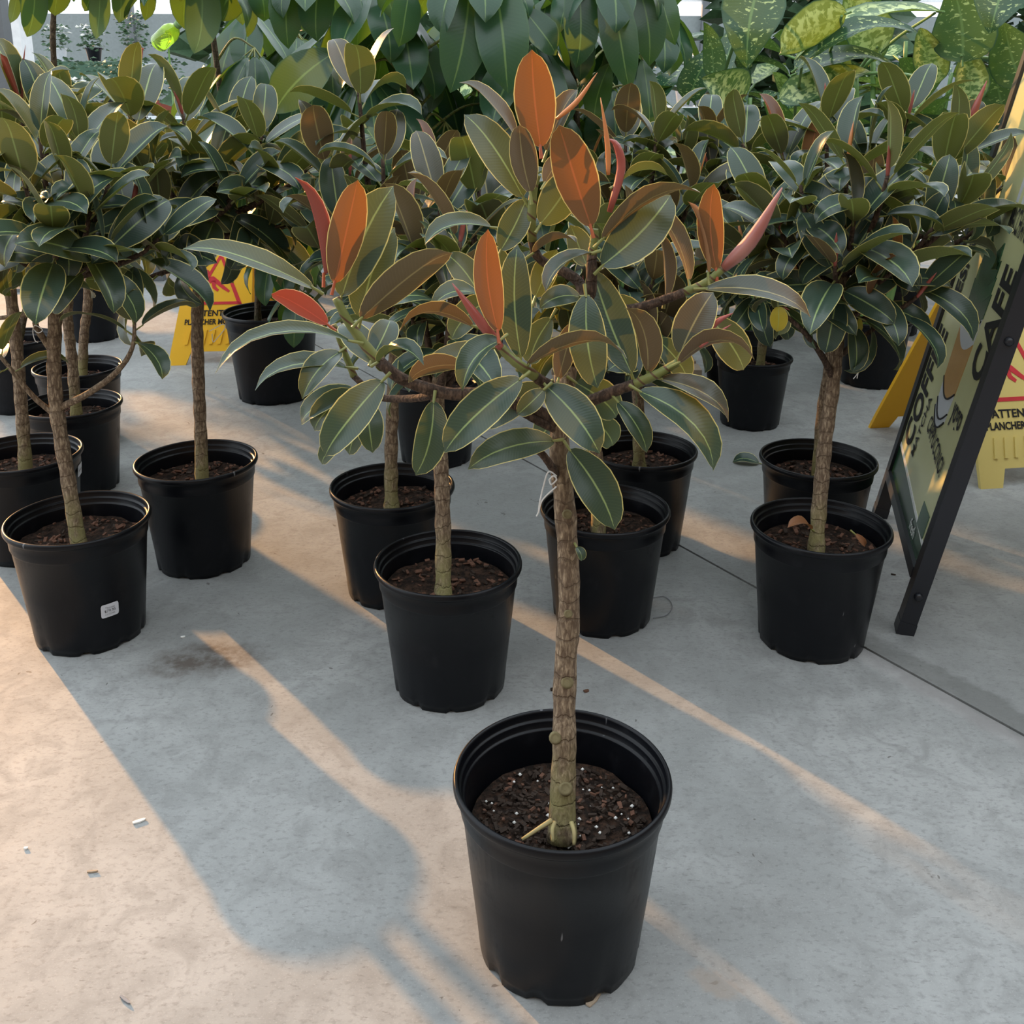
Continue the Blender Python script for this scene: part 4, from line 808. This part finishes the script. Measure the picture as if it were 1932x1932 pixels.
def ring_line(cu, w, v, b, th=.004):
    n = 10; lo = [(cu - w / 2 + w * i / n, v - b * math.sin(math.pi * i / n)) for i in range(n + 1)]; decal('cup_outline', lo + [(a, c + th) for a, c in reversed(lo)], 'ink', .0050)
ring_line(CU, .140, .425, .03); ring_line(CU, .155, .475, .03); ring_line(CU, .18, .645, .03); ring_line(CU, .135, .405, .03)
for k in range(3):
    u = .46 + k * .05; decal('spoon_print', [(u - .1, .90), (u - .082, .90), (u - .078, .96), (u - .09, 1.0), (u - .102, .96)], 'signgrey', .0030)

# ------------------------------------------------------------------ wet-floor signs
def wet_sign(name, label, org, apex, halfw_dir, Wd, base_front, base_back, mat_f, mat_b):
    """apex: hinge centre; base_front/back: base centres of the two leaves; halfw_dir: horizontal width direction (unit)"""
    o = empty(name, org, label, 'sign'); hw = Wd / 2
    def leafpanel(base, mat, sgn, pname):
        upd = (apex - base).normalized(); L = (apex - base).length; nrm = (halfw_dir.cross(upd)).normalized() * sgn
        def Q(a, b, h): return base + halfw_dir * a + upd * b + nrm * h - Vector(org)
        poly = [(-hw, 0), (-hw * .58, 0), (-hw * .48, .055), (hw * .48, .055), (hw * .58, 0), (hw, 0), (hw * .98, .06), (hw * .70, L * .90), (hw * .62, L), (-hw * .62, L), (-hw * .70, L * .90), (-hw * .98, .06)]
        mb = MB(); mb.prism(poly, -.012, 0.0, Q); pnl = mb.build(pname, M[mat], o)
        return Q, L, pnl
    Qf, L, pf = leafpanel(base_front, mat_f, 1.0, 'front_panel')
    nchk = (halfw_dir.cross((apex - base_front).normalized()))
    Qb, Lb, pb = leafpanel(base_back, mat_b, -1.0, 'back_panel')
    # carry bar at the hinge
    v, f = tube([apex - halfw_dir * hw * .6 - Vector(org), apex + halfw_dir * hw * .6 - Vector(org)], .016, 10); link('hinge_bar', mesh_data('hinge_bar', v, f, [M[mat_f]]), o)
    def dec(parent, Q, nm, poly, mat, h0=.0004, h1=.0014):
        mb = MB(); mb.prism(poly, h0, h1, Q); d = mb.build(nm, M[mat], None); d.parent = parent
    def wrd(parent, Q, txt, size, a, b, mat='ink', bold=.02, flip=1, sx=1.0):
        tv, tf = text_geo(txt, size, bold, sx); xs = [q[0] for q in tv]; c = (min(xs) + max(xs)) / 2
        link('lettering', mesh_data('lettering', [Q(a + flip * (x - c), b + y, .0018) for x, y in tv], tf, [M[mat]], smooth=False), parent)
    for Q, LL, pp, fl in ((Qf, L, pf, 1), (Qb, Lb, pb, -1)):
        wrd(pp, Q, 'CAUTION', .046, 0, LL - .115, flip=fl); wrd(pp, Q, 'WET FLOOR', .040, 0, LL - .165, flip=fl)
        wrd(pp, Q, 'ATTENTION', .034, 0, .203, flip=fl, bold=.025); wrd(pp, Q, 'PLANCHER MOUILLÉ', .031, 0, .168, flip=fl, sx=.82, bold=.03)
        tb, tt, tw, th = .250, LL - .20, .105, .012
        dec(pp, Q, 'triangle_print', [(-tw, tb), (tw, tb), (tw - th * 1.2, tb + th), (-tw + th * 1.2, tb + th)], 'redink')
        dec(pp, Q, 'triangle_print', [(-tw, tb), (-tw + th * 1.4, tb), (th * .4, tt), (-th * .6, tt)], 'redink'); dec(pp, Q, 'triangle_print', [(tw - th * 1.4, tb), (tw, tb), (th * .6, tt), (-th * .4, tt)], 'redink')
        # falling figure
        dec(pp, Q, 'figure_print', [(-.045, .335), (-.02, .345), (.02, .315), (.045, .300), (.050, .308), (.025, .328), (.0, .352), (-.02, .368), (-.042, .368)], 'redink'); dec(pp, Q, 'figure_print', [(-.030, .350), (-.020, .318), (.0, .304), (.006, .312), (-.008, .325), (-.012, .350)], 'redink')
        dec(pp, Q, 'figure_print', [(-.052 + .012 * math.cos(k * math.pi / 5), .385 + .012 * math.sin(k * math.pi / 5)) for k in range(10)], 'redink')
        for k in range(7):
            a = (-.09 + k * .03) * hw / .15; rib = [(a - .006 - .004, .085), (a + .006 - .004, .085), (a + .006 + .004, .145), (a - .006 + .004, .145)]
            dec(pp, Q, 'grip_rib', rib, mat_f if fl > 0 else mat_b, -.001, .005)
    return o
wet_sign('wet_floor_sign', 'pale yellow folding wet floor sign standing behind the coffee sign board', (1.42, 2.98, 0), Vector((1.435, 2.99, 0.63)), Vector((0.985, 0.17, 0)).normalized(), 0.33, Vector((1.515, 2.735, 0)), Vector((1.375, 3.285, 0)), 'paleyellow', 'yellow_pl')
wet_sign('wet_floor_sign', 'orange-yellow wet floor sign half hidden by the left rubber tree trunk', (-1.25, 4.15, 0), Vector((-1.19, 4.22, 0.62)), Vector((0.99, 0.12, 0)).normalized(), 0.33, Vector((-1.25, 4.02, 0)), Vector((-1.16, 4.50, 0)), 'yellow_pl', 'yellow_pl')

# ------------------------------------------------------------------ small things on the floor
def loose_leaf(px, py, tx, ty, w, mat, label, bow=6, cat='leaf', name='fallen_leaf', z=.004):
    b = ground(px, py, z); tq = ground(tx, ty, z); o = empty(name, (b + tq) / 2 - Vector((0, 0, z)), label, cat)
    o.location.z = 0; d = tq - b; L = d.length; L0 = LM['yellow'][0]
    hero = hero_leaf(o, (px, py), (tx, ty), b.y, tq.y, w, 50, bow, mat, .25)
    for v in hero.data.vertices: v.co.z = max(v.co.z, 0.0012)
    return o
loose_leaf(1432, 874, 1382, 870, 30, 'mature', 'fallen green leaf on the floor left of the double-pot pair', 8)
def scrap(px, py, L, w, rot, mat, label, name='bark_scrap', cat='debris'):
    c = ground(px, py); mb = MB(); n = 8; poly = [(math.cos(2 * math.pi * k / n) * L / 2 * (1 + .15 * math.sin(k * 2.7)), math.sin(2 * math.pi * k / n) * w / 2) for k in range(n)]
    ca, sa = math.cos(rot), math.sin(rot)
    mb.prism(poly, .0005, .0028, lambda a, b, h: (a * ca - b * sa, a * sa + b * ca, h + .002 * (a / L) ** 2)); o = mb.build(name, M[mat]); o.location = c
    return tag(o, label, cat, None)
scrap(262, 1551, .022, .007, .5, 'perlite', 'small white chip on floor between the left front pot and the bottom edge'); scrap(174, 1646, .017, .004, .1, 'wood', 'tan twig fragment on the bright floor at lower left')
scrap(1120, 1886, .032, .010, .9, 'wood', 'flat tan scrap poking out under the nearest pot'); scrap(49, 1602, .007, .005, 0, 'perlite', 'tiny white pebble at the far lower left of the floor'); scrap(236, 1888, .022, .004, -.6, 'greyink', 'thin grey curl near the bottom left edge')
scrap(345, 1203, .010, .005, .3, 'perlite', 'tiny white pebble right of the stickered pot'); scrap(1685, 950 + 135, .012, .004, -.4, 'chipdark', 'tiny dark crumb beside the coffee sign foot'); scrap(1106, 1305, .012, .008, .4, 'chip', 'brown crumb behind the nearest pot rim'); scrap(1045, 1302, .016, .010, .1, 'chipdark', 'dark soil crumb just left of the nearest trunk on the floor')
P = [ground(a, b, .003) for a, b in ((1230, 1128), (1255, 1126), (1268, 1142), (1258, 1160), (1232, 1166))]; c0 = Vector((P[0].x, P[0].y, 0)); v, f = tube([p - c0 for p in spline(P, 24)], .0010, 6)
tag(link('wire_loop', mesh_data('wire_loop', v, f, [M['greyink']]), None, c0), 'thin dark wire loop lying against the pot with the sunlit side', 'wire')

# ------------------------------------------------------------------ far background of the greenhouse
rngb = random.Random(77)
def bench(x0, x1, y, h, label, top='benchtop', depth=0.8):
    o = empty('plant_bench', ((x0 + x1) / 2, y, 0), label, 'bench', 'greenhouse benches'); w = x1 - x0
    MB().box((0, 0, h - .025), (w, depth, .05)).build('bench_top', M[top], o); MB().box((0, -depth / 2 - .01, h - .08), (w, .02, .16)).build('apron', M['bench'], o)
    for sx in (-1, 1):
        for sy in (-1, 1): MB().box((sx * (w / 2 - .08), sy * (depth / 2 - .08), (h - .05) / 2), (.06, .06, h - .05)).build('leg', M['greypost'], o)
    return o
def bush_mesh(seed, r, h, n, mats, ls=.05):
    rng = random.Random(seed); mb = MB()
    for k in range(n):
        w = rng.random() * 6.28; q = math.sqrt(rng.random()) * r; z = rng.uniform(.05, 1) * h; c = Vector((q * math.cos(w), q * math.sin(w), z)); s = ls * rng.uniform(.6, 1.3)
        rot = Matrix.Rotation(rng.random() * 6.28, 3, 'Z') @ Matrix.Rotation(rng.uniform(-1.2, 1.2), 3, 'X'); vs = [c + rot @ Vector(p) * s for p in ((0, 0, 0), (.5, .35, .08), (1, 0, -.1), (.5, -.35, .08))]
        mb.add(vs, [(0, 1, 2, 3)], 1 if (len(mats) > 1 and z > .6 * h and rng.random() < .45) else 0)
    return mesh_data('foliage', mb.v, mb.f, mats, mb.m, smooth=False)
BUSH = [bush_mesh(i, .12, .26, 150, [M['farleaf'], M['flower']]) for i in range(3)] + [bush_mesh(9, .16, .38, 220, [M['farleaf']])]
v, f = lathe([(0, .0), (.055, 0), (.075, .12), (.082, .12), (.082, .135), (.07, .135), (.065, .10), (0, .10)], 16); SPOT = [mesh_data('small_pot', v, f, [M[k]]) for k in ('pot', 'terracotta', 'white_paint', 'pinkpot')]
ORD = ['leftmost', 'second', 'third', 'fourth', 'fifth', 'sixth', 'seventh', 'eighth', 'ninth']
def small_plant(x, y, z, bi, pi, label, grp):
    o = empty('small_potted_plant', (x, y, z), label, 'potted plant', grp); link('pot', SPOT[pi], o); fo = link('foliage', BUSH[bi], o, (0, 0, .09)); fo.rotation_euler.z = rngb.random() * 6; fo['kind'] = 'stuff'; return o
b1 = bench(-4.6, -2.0, 6.2, .80, 'long greenhouse bench of white-flowered plants at upper left'); b2 = bench(-5.6, -2.6, 8.6, .85, 'farther greenhouse bench behind the white-flowered bench'); b3 = bench(0.5, 2.4, 7.2, .98, 'pale bench seen through the gap right of the hanging leaflets')
b4 = bench(-6.6, -3.6, 10.4, 1.32, 'high bench of flowering plants against the far wall at upper left')
for i in range(8): small_plant(-6.42 + i * .39, 10.4 + rngb.uniform(-.12, .12), 1.32, i % 4, (0, 2, 0, 1)[i % 4], ORD[i] + ' small potted plant from the left on the high far bench', 'plants on the high far bench')
for i in range(8): small_plant(-4.45 + i * .32, 6.2 + rngb.uniform(-.2, .15), .80, i % 3, 0, ORD[i] + ' small white-flowered potted plant from the left on the near bench', 'white-flowered plants on the near bench')
for i in range(7): small_plant(-5.4 + i * .42, 8.6 + rngb.uniform(-.2, .2), .85, 3, 1 if i == 6 else 0, ORD[i] + ' small leafy potted plant from the left on the farther bench', 'leafy plants on the farther bench')
for i in range(7): small_plant(.62 + i * .29, 7.2 + rngb.uniform(-.15, .15), .98, 3 if i % 2 else 0, (2, 3, 2, 1)[i % 4], ORD[i] + ' small potted plant from the left on the pale rear bench', 'plants on the pale bench')
SHR = [bush_mesh(50 + i, .55, 1.75, 900, [M['farleaf']], .20) for i in range(2)]
for k, (x, y, lb) in enumerate(((-1.15, 5.7, 'tall dark shrub far behind the left umbrella tree'), (0.08, 5.5, 'tall dark shrub far behind the central umbrella tree'), (1.62, 5.8, 'tall dark shrub far behind the cream-blotched dumb cane'), (3.05, 5.5, 'tall dark shrub far behind the right edge of the coffee sign'))):
    o = empty('background_shrub', (x, y, 0), lb, 'shrub', 'tall shrubs behind everything'); fo = link('foliage', SHR[k % 2], o, (0, 0, .12)); fo.rotation_euler.z = k * 1.1; fo['kind'] = 'stuff'
    v, f = tube([Vector((0, 0, 0)), Vector((.02, 0, .6)), Vector((0, .02, 1.3))], [.03, .022, .012], 8); link('stem', mesh_data('stem', v, f, [M['schefbark']]), o)
pst = empty('roof_post', (-2.71, 5.6, 0), 'dark grey steel roof post at the left edge', 'post'); MB().box((0, 0, 1.5), (.09, .09, 3.0)).build('shaft', M['greypost'], pst); MB().box((0, 0, .01), (.2, .2, .02)).build('base_plate', M['greypost'], pst)
pst = empty('roof_post', (-3.27, 6.95, 0), 'white roof post behind the dark post', 'post'); MB().box((0, 0, 1.5), (.16, .16, 3.0)).build('shaft', M['white_paint'], pst); MB().box((0, 0, .01), (.26, .26, .02)).build('base_plate', M['white_paint'], pst)
# lime watering bottle on a cane
wbo = empty('watering_bottle', at(316, 66, 4.1), 'lime green translucent plastic bottle hanging at upper left', 'bottle')
v, f = lathe([(0, -.07), (.030, -.07), (.036, -.06), (.036, .02), (.026, .045), (.013, .055), (.013, .07), (0, .07)], 24); bo = link('body', mesh_data('body', v, f, [M['limeglass']]), wbo); bo.rotation_euler = (0.5, 1.0, 0)
v, f = lathe([(0, .07), (.016, .07), (.016, .088), (0, .088)], 16); bo = link('cap', mesh_data('cap', v, f, [M['cane']]), wbo); bo.rotation_euler = (0.5, 1.0, 0)
g_ = wbo.location.copy(); v, f = tube([Vector((0, 0, -g_.z)), Vector((0.0, 0.0, -.05))], .004, 6); link('support_cane', mesh_data('support_cane', v, f, [M['cane']]), wbo)
# extra black pot at far left and pallet
ep = potted('potted_umbrella_tree', -1.906, 4.473, 1.0, 'far black pot with drooping green leaves at left rear', 'potted plant', 'umbrella trees behind the rubber trees', 40, .21, 40)
rr = random.Random(3); trunk(ep, [Vector((-1.906, 4.473, .2)), Vector((-1.89, 4.46, .6)), Vector((-1.9, 4.45, .95))], .012, .008, 3, 'stem', 'schefbark', .06)
for hx, hz in ((-.15, .75), (.15, .8), (0, 1.0), (-.1, .95), (.12, .65)): umbrella_leaf(ep, Vector((-1.906 + hx, 4.42, hz)), Vector((-1.89, 4.46, .6)), 7, .2, rr, rr.random() * 6, .8)
pal = empty('wooden_pallet', (0.42, 3.85, 0), 'weathered wooden pallet under the plants behind the right branch', 'pallet')
for k in range(3): MB().box((-.22 + k * .22, 0, .05), (.08, .6, .09)).build('bearer', M['wood'], pal)
for k in range(5): MB().box((0, -.25 + k * .125, .105), (.55, .09, .02)).build('plank', M['wood'], pal)
